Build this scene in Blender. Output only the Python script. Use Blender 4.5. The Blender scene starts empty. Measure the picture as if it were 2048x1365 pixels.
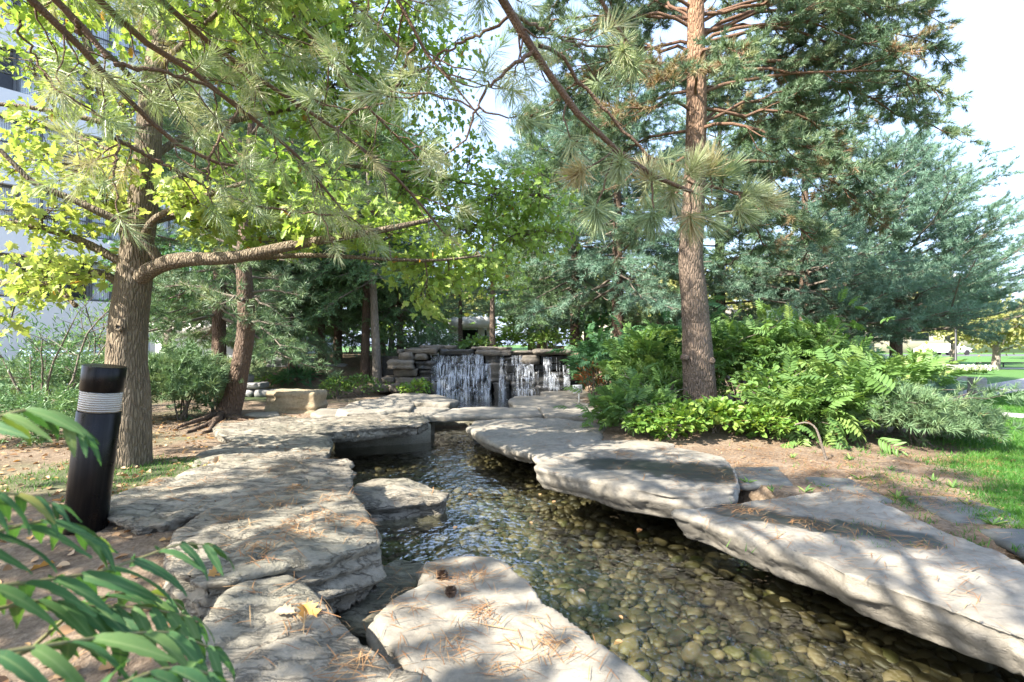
import bpy, math
import numpy as np
from mathutils import Vector, Matrix, Quaternion
R = np.random.default_rng
SC = bpy.context.scene
COL = SC.collection
PI = math.pi

# ------------------------------------------------------------------ camera, sky, sun, exposure
CAM_Z, FPX, HORY = 1.3, 1024.0, 690.0           # eye height, focal length and horizon in pixels of the photograph
cam = bpy.data.cameras.new('camera'); camo = bpy.data.objects.new('camera', cam); COL.objects.link(camo)
camo.location = (0, 0, CAM_Z); camo.rotation_euler = (PI/2, 0, 0)
cam.sensor_width = 36; cam.lens = 18.0; cam.shift_y = 7.5/2048
cam.clip_start = 0.05; cam.clip_end = 800
cam.dof.use_dof = True; cam.dof.focus_distance = 6.0; cam.dof.aperture_fstop = 3.2
SC.camera = camo
SUN_DIR = Vector((-0.66, -0.42, 0.72)).normalized()   # towards the sun
SUN_EL = math.asin(SUN_DIR.z); SUN_AZ = math.atan2(SUN_DIR.x, SUN_DIR.y)
w = bpy.data.worlds.new('World'); SC.world = w; w.use_nodes = True
nt = w.node_tree; bg = nt.nodes['Background']
sky = nt.nodes.new('ShaderNodeTexSky'); sky.sky_type = 'NISHITA'; sky.sun_disc = False
sky.sun_elevation = SUN_EL; sky.sun_rotation = SUN_AZ % (2*PI)
sky.air_density = 1.0; sky.dust_density = 2.5; sky.ozone_density = 1.0; sky.altitude = 100
hz = nt.nodes.new('ShaderNodeMix'); hz.data_type = 'RGBA'; hz.inputs[0].default_value = 0.55; hz.inputs[7].default_value = (2.1, 2.75, 4.1, 1)   # thin white veil over the blue
nt.links.new(sky.outputs[0], hz.inputs[6]); nt.links.new(hz.outputs[2], bg.inputs[0]); bg.inputs[1].default_value = 0.15
sl = bpy.data.lights.new('sun', 'SUN'); sl.energy = 5.0; sl.angle = math.radians(0.6); sl.color = (1.0, 0.93, 0.82)
so = bpy.data.objects.new('sun', sl); COL.objects.link(so); so.rotation_euler = SUN_DIR.to_track_quat('Z', 'Y').to_euler()
SC.view_settings.view_transform = 'Standard'; SC.view_settings.look = 'None'
SC.view_settings.exposure = 2.0; SC.view_settings.gamma = 1.0
SC.view_settings.use_curve_mapping = False
try:
    SC.cycles.transparent_max_bounces = 12; SC.cycles.max_bounces = 8; SC.cycles.diffuse_bounces = 4; SC.cycles.glossy_bounces = 3
    SC.cycles.transmission_bounces = 6; SC.cycles.caustics_reflective = False; SC.cycles.caustics_refractive = False
    SC.cycles.sample_clamp_indirect = 6.0
except Exception: pass

# ------------------------------------------------------------------ places: where a ray of the photograph meets a level, or a distance
def G(px, py, z=0.0):
    d = (CAM_Z - z)*FPX/(py - HORY)
    return np.array([(px-1024)/FPX*d, d, z])
def D(px, py, d):
    return np.array([(px-1024)/FPX*d, d, CAM_Z - (py-HORY)/FPX*d])

# ------------------------------------------------------------------ noise
def _h(ix, iy, iz):
    n = (ix*374761393 + iy*668265263 + iz*1274126177).astype(np.uint32)
    n = (n ^ (n >> np.uint32(13)))*np.uint32(1274126177)
    n = n ^ (n >> np.uint32(16))
    return (n & np.uint32(0xffff)).astype(np.float64)/32767.5 - 1
def vn(p):
    p = np.asarray(p, float); i = np.floor(p).astype(np.int64); f = p - i; u = f*f*f*(f*(f*6-15)+10)
    x, y, z = i[:,0], i[:,1], i[:,2]; r = 0
    for dx in (0,1):
        wx = u[:,0] if dx else 1-u[:,0]
        for dy in (0,1):
            wy = u[:,1] if dy else 1-u[:,1]
            for dz in (0,1):
                wz = u[:,2] if dz else 1-u[:,2]
                r = r + wx*wy*wz*_h(x+dx, y+dy, z+dz)
    return r
def fbm(p, o=4, g=0.5):
    p = np.asarray(p, float); a, s, r = 1.0, 0.0, 0
    for k in range(o):
        r = r + a*vn(p*(2.03**k) + 17.3*k); s += a; a *= g
    return r/s
def sstep(a, b, x):
    t = np.clip((x-a)/(b-a), 0, 1); return t*t*(3-2*t)
def nrm(v):
    v = np.asarray(v, float); return v/np.maximum(np.linalg.norm(v, axis=-1, keepdims=True), 1e-9)

# ------------------------------------------------------------------ geometry store
class Geo:
    def __init__(s): s.V=[]; s.L=[]; s.T=[]; s.A=[]; s.n=0
    def add(s, V, loops, totals, var=0.5):
        V = np.asarray(V, float).reshape(-1,3); loops = np.asarray(loops, np.int64).ravel(); totals = np.asarray(totals, np.int64).ravel()
        s.V.append(V); s.L.append(loops + s.n); s.T.append(totals)
        s.A.append(np.broadcast_to(np.asarray(var, float), (len(V),)).copy()); s.n += len(V); return s
    def poly(s, pts, faces, var=0.5):
        return s.add(pts, [i for f in faces for i in f], [len(f) for f in faces], var)
    def box(s, c, sx, sy, sz, rz=0.0, var=0.5, taper=1.0):
        v = np.array([[x*sx/2*(taper if z>0 else 1), y*sy/2*(taper if z>0 else 1), z*sz/2] for z in (-1,1) for x,y in ((-1,-1),(1,-1),(1,1),(-1,1))])
        c_, s_ = math.cos(rz), math.sin(rz); v[:,:2] = v[:,:2] @ np.array([[c_, s_],[-s_, c_]])
        return s.poly(v + np.asarray(c, float), [(3,2,1,0),(4,5,6,7),(0,1,5,4),(1,2,6,5),(2,3,7,6),(3,0,4,7)], var)
    def tube(s, P, r, sides=8, var=0.5, cap=True, rough=0.0, seed=0):
        P = np.asarray(P, float); r = np.broadcast_to(np.asarray(r, float), (len(P),))
        g = tubes(P[None], r[None], sides)
        V = g[0]
        if rough:
            k = len(P); VV = V.reshape(k, sides, 3); c = P[:,None,:]
            VV = c + (VV-c)*(1 + rough*fbm((VV*7+seed).reshape(-1,3), 3).reshape(k, sides, 1)); V = VV.reshape(-1,3)
        s.add(V, g[1], g[2], var)
        if cap: 
            k = len(P); s.add(V[-sides:], list(range(sides)), [sides], var)
        return s
    def tubes(s, P, r, sides=4, var=0.5):
        g = tubes(P, r, sides)
        if np.ndim(var) == 1: var = np.repeat(var, P.shape[1]*sides)
        return s.add(g[0], g[1], g[2], var)
    def inst(s, tpl, pos, mats, var=None):
        V, L, T = tpl; N = len(pos)
        if N == 0: return s
        W = np.einsum('nij,vj->nvi', mats, V) + np.asarray(pos)[:,None,:]
        LL = L[None,:] + (np.arange(N)*len(V))[:,None]
        va = np.repeat(var, len(V)) if var is not None else 0.5
        return s.add(W.reshape(-1,3), LL.ravel(), np.tile(T, N), va)
    def data(s): return np.concatenate(s.V), np.concatenate(s.L), np.concatenate(s.T), np.concatenate(s.A)

def tubes(P, r, sides):
    """N tubes of K points each at once"""
    N, K, _ = P.shape
    t = np.empty_like(P); t[:,1:-1] = P[:,2:]-P[:,:-2]; t[:,0] = P[:,1]-P[:,0]; t[:,-1] = P[:,-1]-P[:,-2]; t = nrm(t)
    main = nrm(P[:,-1]-P[:,0]); ref = np.where(np.abs(main[:,2:3]) > 0.8, np.array([[1.0,0.03,0]]), np.array([[0.05,0,1.0]]))
    a = nrm(np.cross(t, ref[:,None,:])); b = np.cross(t, a)
    th = np.arange(sides)/sides*2*PI
    V = P[:,:,None,:] + r[:,:,None,None]*(np.cos(th)[None,None,:,None]*a[:,:,None,:] + np.sin(th)[None,None,:,None]*b[:,:,None,:])
    j = np.arange(sides); jn = (j+1) % sides; q = []
    for k in range(K-1):
        q.append(np.stack([k*sides+j, k*sides+jn, (k+1)*sides+jn, (k+1)*sides+j], 1))
    q = np.concatenate(q); L = (q[None] + (np.arange(N)*K*sides)[:,None,None]).ravel()
    return V.reshape(-1,3), L, np.full(N*len(q), 4)

def frames(d, roll=None, up=(0,0,1)):
    """matrices whose local +Y is d and whose local +Z leans to up"""
    y = nrm(d); up = np.broadcast_to(np.asarray(up, float), y.shape)
    bad = np.abs((y*up).sum(1)) > 0.98; up = np.where(bad[:,None], np.array([[1.0,0,0]]), up)
    x = nrm(np.cross(y, up)); z = np.cross(x, y)
    if roll is not None:
        c, s_ = np.cos(roll)[:,None], np.sin(roll)[:,None]; x, z = x*c + z*s_, -x*s_ + z*c
    return np.stack([x, y, z], 2)

def raw_mesh(name, V, L, T, var=None, smooth=True):
    me = bpy.data.meshes.new(name); me.vertices.add(len(V)); me.vertices.foreach_set('co', np.ascontiguousarray(V, np.float32).ravel())
    me.loops.add(len(L)); me.loops.foreach_set('vertex_index', np.ascontiguousarray(L, np.int32))
    me.polygons.add(len(T)); me.polygons.foreach_set('loop_start', np.concatenate([[0], np.cumsum(T)[:-1]]).astype(np.int32))
    me.update(calc_edges=True)
    me.polygons.foreach_set('use_smooth', np.full(len(T), bool(smooth)))
    if var is not None:
        at = me.attributes.new('var', 'FLOAT', 'POINT'); at.data.foreach_set('value', np.asarray(var, np.float32))
    return me
def set_attr(me, name, vals):
    at = me.attributes.new(name, 'FLOAT', 'POINT'); at.data.foreach_set('value', np.asarray(vals, np.float32))

def obj(name, me, mat, parent=None, loc=None):
    if isinstance(me, Geo):
        V, L, T, A = me.data()
        org = np.array(parent_world(parent)) if parent is not None else (np.array(loc) if loc is not None else np.zeros(3))
        me = raw_mesh(name, V-org, L, T, A, getattr(me, 'smooth', True))
        o = bpy.data.objects.new(name, me)
        if parent is None: o.location = org
    else:
        o = bpy.data.objects.new(name, me)
        if loc is not None: o.location = loc
    if mat is not None and not me.materials: me.materials.append(mat)
    if parent is not None: o.parent = parent
    COL.objects.link(o); return o
def parent_world(p):
    v = Vector((0,0,0))
    while p is not None: v = v + p.location; p = p.parent
    return v
def flat(g): g.smooth = False; return g
def tag(o, label, cat, group=None):
    o['label'] = label; o['category'] = cat; o['kind'] = 'thing'
    if group: o['group'] = group
    return o
def thing(name, label, cat, loc=(0,0,0), group=None):
    o = bpy.data.objects.new(name, None); o.empty_display_size = 0.1; COL.objects.link(o); o.location = [float(v) for v in loc]
    return tag(o, label, cat, group)
def structure(o): o['kind'] = 'structure'; return o
def stuff(o, label=None, cat=None):
    o['kind'] = 'stuff'
    if label: o['label'] = label; o['category'] = cat
    return o
def copy_tree(o, parent=None):
    c = o.copy(); COL.objects.link(c); c.parent = parent
    for ch in o.children: copy_tree(ch, c)
    return c

# ------------------------------------------------------------------ materials
def mat(name):
    m = bpy.data.materials.new(name); m.use_nodes = True
    return m, m.node_tree, m.node_tree.nodes['Principled BSDF']
def node(t, kind, **kw):
    n = t.nodes.new('ShaderNode'+kind)
    for k, v in kw.items():
        if k.startswith('i_'):
            key = k[2:]; key = int(key) if key.isdigit() else key.replace('_', ' ')
            n.inputs[key].default_value = v
        else: setattr(n, k, v)
    return n
def ramp(t, src, stops, interp='LINEAR'):
    r = t.nodes.new('ShaderNodeValToRGB'); r.color_ramp.interpolation = interp; e = r.color_ramp.elements
    while len(e) < len(stops): e.new(0.5)
    for k, (p, c) in enumerate(stops): e[k].position = p; e[k].color = (*c, 1) if len(c) == 3 else c
    t.links.new(src, r.inputs[0]); return r.outputs[0]
def noise_tex(t, scale, detail=5, rough=0.55, vec=None, coord='Object', stretch=None):
    n = node(t, 'TexNoise'); n.inputs['Scale'].default_value = scale; n.inputs['Detail'].default_value = detail; n.inputs['Roughness'].default_value = rough
    if vec is None:
        if coord == 'Position': vec = t.nodes.new('ShaderNodeNewGeometry').outputs['Position']
        else: vec = t.nodes.new('ShaderNodeTexCoord').outputs[coord]
    if stretch:
        mp = node(t, 'Mapping'); mp.inputs['Scale'].default_value = stretch; t.links.new(vec, mp.inputs[0]); vec = mp.outputs[0]
    t.links.new(vec, n.inputs['Vector']); return n.outputs['Fac']
def mix(t, fac, a, b, mode='MIX'):
    m = t.nodes.new('ShaderNodeMix'); m.data_type = 'RGBA'; m.blend_type = mode
    for sock, v in ((m.inputs[0], fac), (m.inputs[6], a), (m.inputs[7], b)):
        if isinstance(v, bpy.types.NodeSocket): t.links.new(v, sock)
        elif isinstance(v, (int, float)): sock.default_value = v
        else: sock.default_value = (*v, 1)
    return m.outputs[2]
def math_n(t, op, a, b=0.0, clamp=False):
    m = t.nodes.new('ShaderNodeMath'); m.operation = op; m.use_clamp = clamp
    for s_, v in ((m.inputs[0], a), (m.inputs[1], b)):
        if isinstance(v, bpy.types.NodeSocket): t.links.new(v, s_)
        else: s_.default_value = v
    return m.outputs[0]
def bump(t, b, h, dist, strength=1.0, prev=None):
    n = t.nodes.new('ShaderNodeBump'); n.inputs['Distance'].default_value = dist; n.inputs['Strength'].default_value = strength
    t.links.new(h, n.inputs['Height'])
    if prev is not None: t.links.new(prev, n.inputs['Normal'])
    if b is not None: t.links.new(n.outputs[0], b.inputs['Normal'])
    return n.outputs[0]
def attr(t, name):
    a = t.nodes.new('ShaderNodeAttribute'); a.attribute_name = name; return a.outputs['Fac']
def rnd_var(t):
    """mesh attribute var, plus the object's own random weighted by attribute rv"""
    oi = t.nodes.new('ShaderNodeObjectInfo').outputs['Random']
    return math_n(t, 'ADD', attr(t, 'var'), math_n(t, 'MULTIPLY', attr(t, 'rv'), oi), True)

def m_plain(name, col, rough=0.6, metal=0.0, nscale=6.0, namp=0.12, bdist=0.0):
    m, t, b = mat(name); n = noise_tex(t, nscale, 5)
    b.inputs['Base Color'].default_value = (*col, 1)
    t.links.new(mix(t, n, [c*(1-namp) for c in col], [min(1, c*(1+namp)) for c in col]), b.inputs['Base Color'])
    b.inputs['Roughness'].default_value = rough; b.inputs['Metallic'].default_value = metal
    if bdist: bump(t, b, noise_tex(t, nscale*12, 4), bdist)
    return m
def m_stone(name, cols, rough=0.85, scale=2.0, bd=0.012, crack=0.5, wet=False, moss=0.0, coord='Position'):
    m, t, b = mat(name)
    pos = t.nodes.new('ShaderNodeNewGeometry').outputs['Position']
    n1 = noise_tex(t, scale, 8, 0.62, vec=pos); n2 = noise_tex(t, scale*14, 6, 0.72, vec=pos); n3 = noise_tex(t, scale*0.45, 4, vec=pos)
    mp = node(t, 'Mapping'); mp.inputs['Rotation'].default_value = (0, 0, -0.5); mp.inputs['Scale'].default_value = (2.4, 8.5, 11); t.links.new(pos, mp.inputs[0])
    cr = node(t, 'TexNoise'); cr.inputs['Scale'].default_value = scale*0.55; cr.inputs['Detail'].default_value = 6; cr.inputs['Roughness'].default_value = 0.6; cr.inputs['Distortion'].default_value = 0.25
    t.links.new(mp.outputs[0], cr.inputs['Vector'])
    rid = ramp(t, math_n(t, 'ABSOLUTE', math_n(t, 'SUBTRACT', cr.outputs['Fac'], 0.5)), [(0.0, (1,1,1)), (0.02, (0.3,)*3), (0.06, (0,0,0))])
    c = ramp(t, n1, [(0.28, cols[0]), (0.5, cols[1]), (0.72, cols[2])])
    c = mix(t, math_n(t, 'MULTIPLY', ramp(t, n2, [(0.38, (1,1,1)), (0.56, (0,0,0))]), 0.35), c, [k*0.5 for k in cols[0]])
    c = mix(t, math_n(t, 'MULTIPLY', rid, 0.2*crack), c, [k*0.3 for k in cols[0]])
    if moss:
        mm = ramp(t, n3, [(0.46, (0,0,0)), (0.66, (1,1,1))]); c = mix(t, math_n(t, 'MULTIPLY', mm, moss), c, mix(t, n2, (0.09,0.092,0.06), (0.24,0.23,0.18)))
    h = math_n(t, 'ADD', math_n(t, 'ADD', math_n(t, 'MULTIPLY', n1, 0.5), math_n(t, 'MULTIPLY', n2, 0.45)), math_n(t, 'MULTIPLY', rid, -0.8*crack))
    h = math_n(t, 'ADD', h, math_n(t, 'MULTIPLY', cr.outputs['Fac'], 1.0*crack))
    if wet:
        wa = attr(t, 'wet'); c = mix(t, wa, c, mix(t, 1.0, c, (0.13,0.15,0.19), 'MULTIPLY'))
        mr = t.nodes.new('ShaderNodeMapRange'); t.links.new(wa, mr.inputs[0]); mr.inputs[3].default_value = rough; mr.inputs[4].default_value = 0.42
        t.links.new(mr.outputs[0], b.inputs['Roughness'])
        h = math_n(t, 'MULTIPLY', h, math_n(t, 'SUBTRACT', 1.0, math_n(t, 'MULTIPLY', wa, 0.8)))
    else: b.inputs['Roughness'].default_value = rough
    t.links.new(c, b.inputs['Base Color']); bump(t, b, h, bd)
    return m
def m_leaf(name, stops, trans=0.35, rough=0.5, tint=(1.3,1.25,0.5), spec=0.3):
    m, t, b = mat(name); v = rnd_var(t)
    c = ramp(t, v, stops); b.inputs['Roughness'].default_value = rough; b.inputs['Specular IOR Level'].default_value = spec
    t.links.new(c, b.inputs['Base Color'])
    tr = t.nodes.new('ShaderNodeBsdfTranslucent'); t.links.new(mix(t, 1.0, c, tint, 'MULTIPLY'), tr.inputs[0])
    ms = t.nodes.new('ShaderNodeMixShader'); ms.inputs[0].default_value = trans
    t.links.new(b.outputs[0], ms.inputs[1]); t.links.new(tr.outputs[0], ms.inputs[2]); t.links.new(ms.outputs[0], t.nodes['Material Output'].inputs[0])
    return m
def m_bark(name, cols, vs=(9,9,1.6), bd=0.02, warm=None):
    m, t, b = mat(name)
    v = node(t, 'TexVoronoi', feature='DISTANCE_TO_EDGE'); v.inputs['Scale'].default_value = 1.9
    pos = t.nodes.new('ShaderNodeNewGeometry').outputs['Position']
    mp = node(t, 'Mapping'); mp.inputs['Scale'].default_value = vs; t.links.new(pos, mp.inputs[0])
    nz = node(t, 'TexNoise'); nz.inputs['Scale'].default_value = 0.9; nz.inputs['Detail'].default_value = 5; t.links.new(mp.outputs[0], nz.inputs['Vector'])
    t.links.new(mix(t, 0.55, mp.outputs[0], nz.outputs['Color'], 'ADD'), v.inputs['Vector'])
    n2 = noise_tex(t, 3.0, 7, 0.65, coord='Position'); n3 = noise_tex(t, 34, 5, coord='Position', stretch=(1,1,0.35))
    ridge = ramp(t, v.outputs['Distance'], [(0.0, (0,0,0)), (0.28, (1,1,1))])
    c = ramp(t, n2, [(0.3, cols[1]), (0.7, cols[2])]); c = mix(t, math_n(t, 'MULTIPLY', n3, 0.5), c, cols[0])
    c = mix(t, math_n(t, 'MULTIPLY', math_n(t, 'SUBTRACT', 1.0, ridge), 0.4), c, cols[0])
    if warm:
        sp = node(t, 'SeparateXYZ'); t.links.new(pos, sp.inputs[0]); mr = node(t, 'MapRange'); t.links.new(sp.outputs[2], mr.inputs[0])
        mr.inputs[1].default_value = warm[0]; mr.inputs[2].default_value = warm[1]; c = mix(t, mr.outputs[0], c, mix(t, n3, warm[2], [k*1.6 for k in warm[2]]))
    t.links.new(c, b.inputs['Base Color']); b.inputs['Roughness'].default_value = 0.9
    bump(t, b, math_n(t, 'ADD', ridge, math_n(t, 'MULTIPLY', n3, 0.6)), bd)
    return m
def m_water(name, tint, bscale, bdist, extra=None):
    m, t, b = mat(name); t.nodes.remove(b)
    pos = t.nodes.new('ShaderNodeNewGeometry').outputs['Position']
    n = noise_tex(t, bscale, 3, 0.5, vec=pos, stretch=(1.0, 0.75, 1)); n2 = noise_tex(t, bscale*3.1, 2, 0.5, vec=pos)
    nn = bump(t, None, math_n(t, 'ADD', n, math_n(t, 'MULTIPLY', n2, 0.3)), bdist)
    gl = node(t, 'BsdfGlossy'); gl.inputs['Roughness'].default_value = 0.02; t.links.new(nn, gl.inputs['Normal'])
    tr = node(t, 'BsdfTransparent'); tr.inputs[0].default_value = (*tint, 1)
    fr = node(t, 'LayerWeight'); fr.inputs['Blend'].default_value = 0.5   # Schlick's law on the facing angle: the same from above and below, so the sun reaches the bed
    ms = node(t, 'MixShader'); t.links.new(math_n(t, 'ADD', 0.035, math_n(t, 'MULTIPLY', math_n(t, 'POWER', fr.outputs['Facing'], 2.5), 0.95)), ms.inputs[0]); t.links.new(tr.outputs[0], ms.inputs[1]); t.links.new(gl.outputs[0], ms.inputs[2])
    t.links.new(ms.outputs[0], t.nodes['Material Output'].inputs[0]); return m

LIME = [(0.14,0.122,0.09), (0.24,0.212,0.166), (0.33,0.297,0.24)]
M = {}
M['rough_stone'] = m_stone('rough_limestone', LIME, 0.9, 2.2, 0.03, 0.8, moss=0.6)
M['slab_stone'] = m_stone('smooth_slab', [(0.15,0.134,0.107),(0.232,0.21,0.171),(0.29,0.265,0.22)], 0.78, 1.4, 0.012, 0.18, wet=True)
M['dark_slab'] = m_stone('algae_slab', [(0.05,0.048,0.028),(0.115,0.108,0.07),(0.21,0.19,0.14)], 0.7, 2.4, 0.02, 0.6)
M['paver'] = m_stone('grey_paver', [(0.06,0.063,0.06),(0.10,0.104,0.098),(0.15,0.15,0.135)], 0.7, 2.0, 0.005, 0.2)
M['fall_stone'] = m_stone('waterfall_stone', [(0.07,0.06,0.048),(0.145,0.125,0.10),(0.23,0.2,0.16)], 0.7, 1.6, 0.02, 0.3)
M['wet_stone'] = m_stone('wet_waterfall_stone', [(0.02,0.021,0.022),(0.045,0.044,0.042),(0.085,0.078,0.065)], 0.22, 1.6, 0.02, 0.3)
M['tan_stone'] = m_stone('tan_boulder', [(0.2,0.155,0.095),(0.34,0.27,0.17),(0.40,0.36,0.28)], 0.85, 1.6, 0.02, 0.3)
M['grey_block'] = m_stone('grey_block', [(0.16,0.16,0.155),(0.25,0.25,0.24),(0.34,0.34,0.33)], 0.85, 1.6, 0.01, 0.2)
M['concrete'] = m_stone('stained_concrete', [(0.2,0.18,0.13),(0.34,0.30,0.22),(0.42,0.38,0.29)], 0.85, 3.0, 0.01, 0.3, moss=0.5)
M['maple_bark'] = m_bark('maple_bark', [(0.075,0.055,0.035),(0.2,0.155,0.1),(0.31,0.245,0.165)], (21,21,4.2), 0.022)
M['pine_bark'] = m_bark('pine_bark', [(0.05,0.032,0.022),(0.14,0.092,0.06),(0.22,0.15,0.105)], (14,14,4.4), 0.024)
M['scots_bark'] = m_bark('scots_bark', [(0.075,0.055,0.04),(0.18,0.13,0.095),(0.27,0.2,0.15)], (14,14,4.0), 0.024, warm=(3.2,7.0,(0.22,0.125,0.07)))
M['pale_bark'] = m_bark('pale_bark', [(0.11,0.09,0.07),(0.25,0.21,0.17),(0.36,0.31,0.26)], (7,7,3), 0.015)
M['twig'] = m_bark('pine_twig', [(0.07,0.04,0.025),(0.155,0.095,0.058),(0.22,0.14,0.09)], (30,30,30), 0.004)
M['scots_twig'] = m_bark('scots_twig', [(0.09,0.05,0.032),(0.18,0.10,0.06),(0.25,0.145,0.09)], (20,20,20), 0.006)
M['grey_twig'] = m_bark('grey_twig', [(0.08,0.065,0.05),(0.17,0.14,0.11),(0.25,0.21,0.17)], (20,20,20), 0.004)
M['needle_near'] = m_leaf('austrian_pine_needles', [(0,(0.17,0.25,0.11)),(0.55,(0.32,0.39,0.21)),(0.85,(0.45,0.46,0.28)),(1,(0.44,0.33,0.17))], 0.3, 0.4, (1.1,1.1,0.7), 0.5)
M['needle_scots'] = m_leaf('scots_pine_needles', [(0,(0.08,0.145,0.085)),(0.6,(0.165,0.245,0.135)),(0.88,(0.32,0.35,0.19)),(1,(0.26,0.16,0.085))], 0.2, 0.5, (1.1,1.1,0.7), 0.4)
M['needle_blue'] = m_leaf('blue_pine_needles', [(0,(0.095,0.18,0.13)),(0.6,(0.165,0.275,0.195)),(1,(0.27,0.35,0.22))], 0.2, 0.5, (1.0,1.1,0.9), 0.4)
M['needle_dark'] = m_leaf('dark_conifer_needles', [(0,(0.085,0.165,0.085)),(0.6,(0.16,0.255,0.125)),(1,(0.31,0.36,0.16))], 0.2, 0.5, (1.1,1.1,0.7), 0.4)
M['needle_spruce'] = m_leaf('spruce_needles', [(0,(0.075,0.155,0.08)),(0.6,(0.14,0.25,0.105)),(1,(0.27,0.34,0.13))], 0.22, 0.5, (1.1,1.1,0.7), 0.4)
M['maple_leaf'] = m_leaf('maple_leaves', [(0,(0.43,0.48,0.16)),(0.35,(0.31,0.43,0.11)),(0.65,(0.25,0.38,0.085)),(0.93,(0.13,0.27,0.06)),(1,(0.42,0.2,0.05))], 0.5, 0.45, (1.15,1.15,0.65), 0.35)
M['leaf_green'] = m_leaf('thicket_leaves', [(0,(0.07,0.155,0.05)),(0.6,(0.15,0.26,0.075)),(0.95,(0.32,0.37,0.11)),(1,(0.38,0.14,0.04))], 0.38, 0.45, (1.2,1.2,0.5))
M['leaf_teal'] = m_leaf('teal_leaves', [(0,(0.05,0.13,0.06)),(0.6,(0.09,0.2,0.085)),(1,(0.18,0.27,0.09))], 0.35, 0.45, (1.1,1.2,0.6))  # deep blue-green leaf colours
M['leaf_yellow'] = m_leaf('viburnum_leaves', [(0,(0.07,0.17,0.035)),(0.5,(0.14,0.26,0.05)),(0.8,(0.27,0.36,0.08)),(0.95,(0.45,0.42,0.16)),(1,(0.45,0.27,0.13))], 0.4, 0.45, (1.2,1.15,0.5))
M['leaf_red'] = m_leaf('red_sumac_leaves', [(0,(0.12,0.2,0.06)),(0.4,(0.30,0.17,0.06)),(0.8,(0.42,0.14,0.06)),(1,(0.45,0.08,0.05))], 0.4, 0.45, (1.1,0.8,0.5))
M['leaf_light'] = m_leaf('pale_tree_leaves', [(0,(0.24,0.27,0.09)),(0.5,(0.34,0.35,0.13)),(1,(0.44,0.42,0.18))], 0.4, 0.5, (1.2,1.15,0.6))  # pale yellow-green leaf colours
M['sumac_leaflet'] = m_leaf('sumac_leaflet', [(0,(0.04,0.105,0.042)),(0.7,(0.065,0.15,0.05)),(0.95,(0.11,0.19,0.06)),(1,(0.2,0.2,0.05))], 0.32, 0.6, (1.2,1.3,0.5), 0.25)
M['sumac_stem'] = m_plain('sumac_stem', (0.16,0.15,0.06), 0.6)
M['grass'] = m_leaf('grass_blades', [(0,(0.045,0.14,0.022)),(0.6,(0.075,0.2,0.03)),(1,(0.16,0.25,0.06))], 0.35, 0.5, (1.1,1.2,0.5))
M['dry'] = m_leaf('dry_leaves', [(0,(0.22,0.12,0.06)),(0.4,(0.33,0.2,0.1)),(0.75,(0.42,0.31,0.2)),(1,(0.5,0.26,0.06))], 0.2, 0.6, (1,0.9,0.7))
M['needle_dry'] = m_leaf('dry_needles', [(0,(0.20,0.095,0.04)),(0.6,(0.3,0.165,0.075)),(1,(0.4,0.27,0.14))], 0.1, 0.6, (1,0.9,0.7))
M['white'] = m_plain('white_paint', (0.8,0.8,0.78), 0.5, 0, 4, 0.03)
M['ink'] = m_plain('black_ink', (0.04,0.04,0.045), 0.6)
M['facade'] = m_plain('pale_facade', (0.6,0.62,0.65), 0.8, 0, 1.0, 0.06)
M['tan_wall'] = m_plain('tan_wall', (0.42,0.37,0.3), 0.8, 0, 1.0, 0.1)
M['mullion'] = m_plain('dark_frame', (0.06,0.065,0.07), 0.5)
M['blind'] = m_plain('blind', (0.66,0.70,0.74), 0.6, 0, 1.5, 0.1)
M['dark_room'] = m_plain('dark_room', (0.03,0.03,0.032), 0.7)
M['blue_slat'] = m_plain('blue_slat', (0.22,0.33,0.46), 0.5, 0, 2, 0.15)
M['rail'] = m_plain('black_rail', (0.03,0.03,0.03), 0.5)
M['car'] = m_plain('car_paint', (0.7,0.71,0.72), 0.25)
M['tyre'] = m_plain('tyre', (0.03,0.03,0.03), 0.8)
M['flower'] = m_leaf('white_flowers', [(0,(0.75,0.72,0.75)),(1,(0.85,0.83,0.82))], 0.2)
M['water'] = m_water('stream_water', (0.80,0.82,0.72), 4.2, 0.04)
M['pool'] = m_water('pool_water', (0.45,0.55,0.55), 9.0, 0.03)
M['pane'] = m_water('window_glass', (0.93,0.95,0.97), 0.6, 0.0)
def m_leaflet():
    m = M['sumac_leaflet']; t = m.node_tree; b = t.nodes['Principled BSDF']; src = b.inputs['Base Color'].links[0].from_socket
    v = math_n(t, 'POWER', attr(t, 'vein'), 9.0); n = noise_tex(t, 30, 4, coord='Object'); c = mix(t, math_n(t, 'MULTIPLY', v, 0.6), mix(t, math_n(t, 'MULTIPLY', ramp(t, n, [(0.6,(0,0,0)),(0.75,(1,1,1))]), 0.4), src, (0.2,0.2,0.06)), (0.24,0.32,0.13)); t.links.new(c, b.inputs['Base Color'])
m_leaflet()
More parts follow.
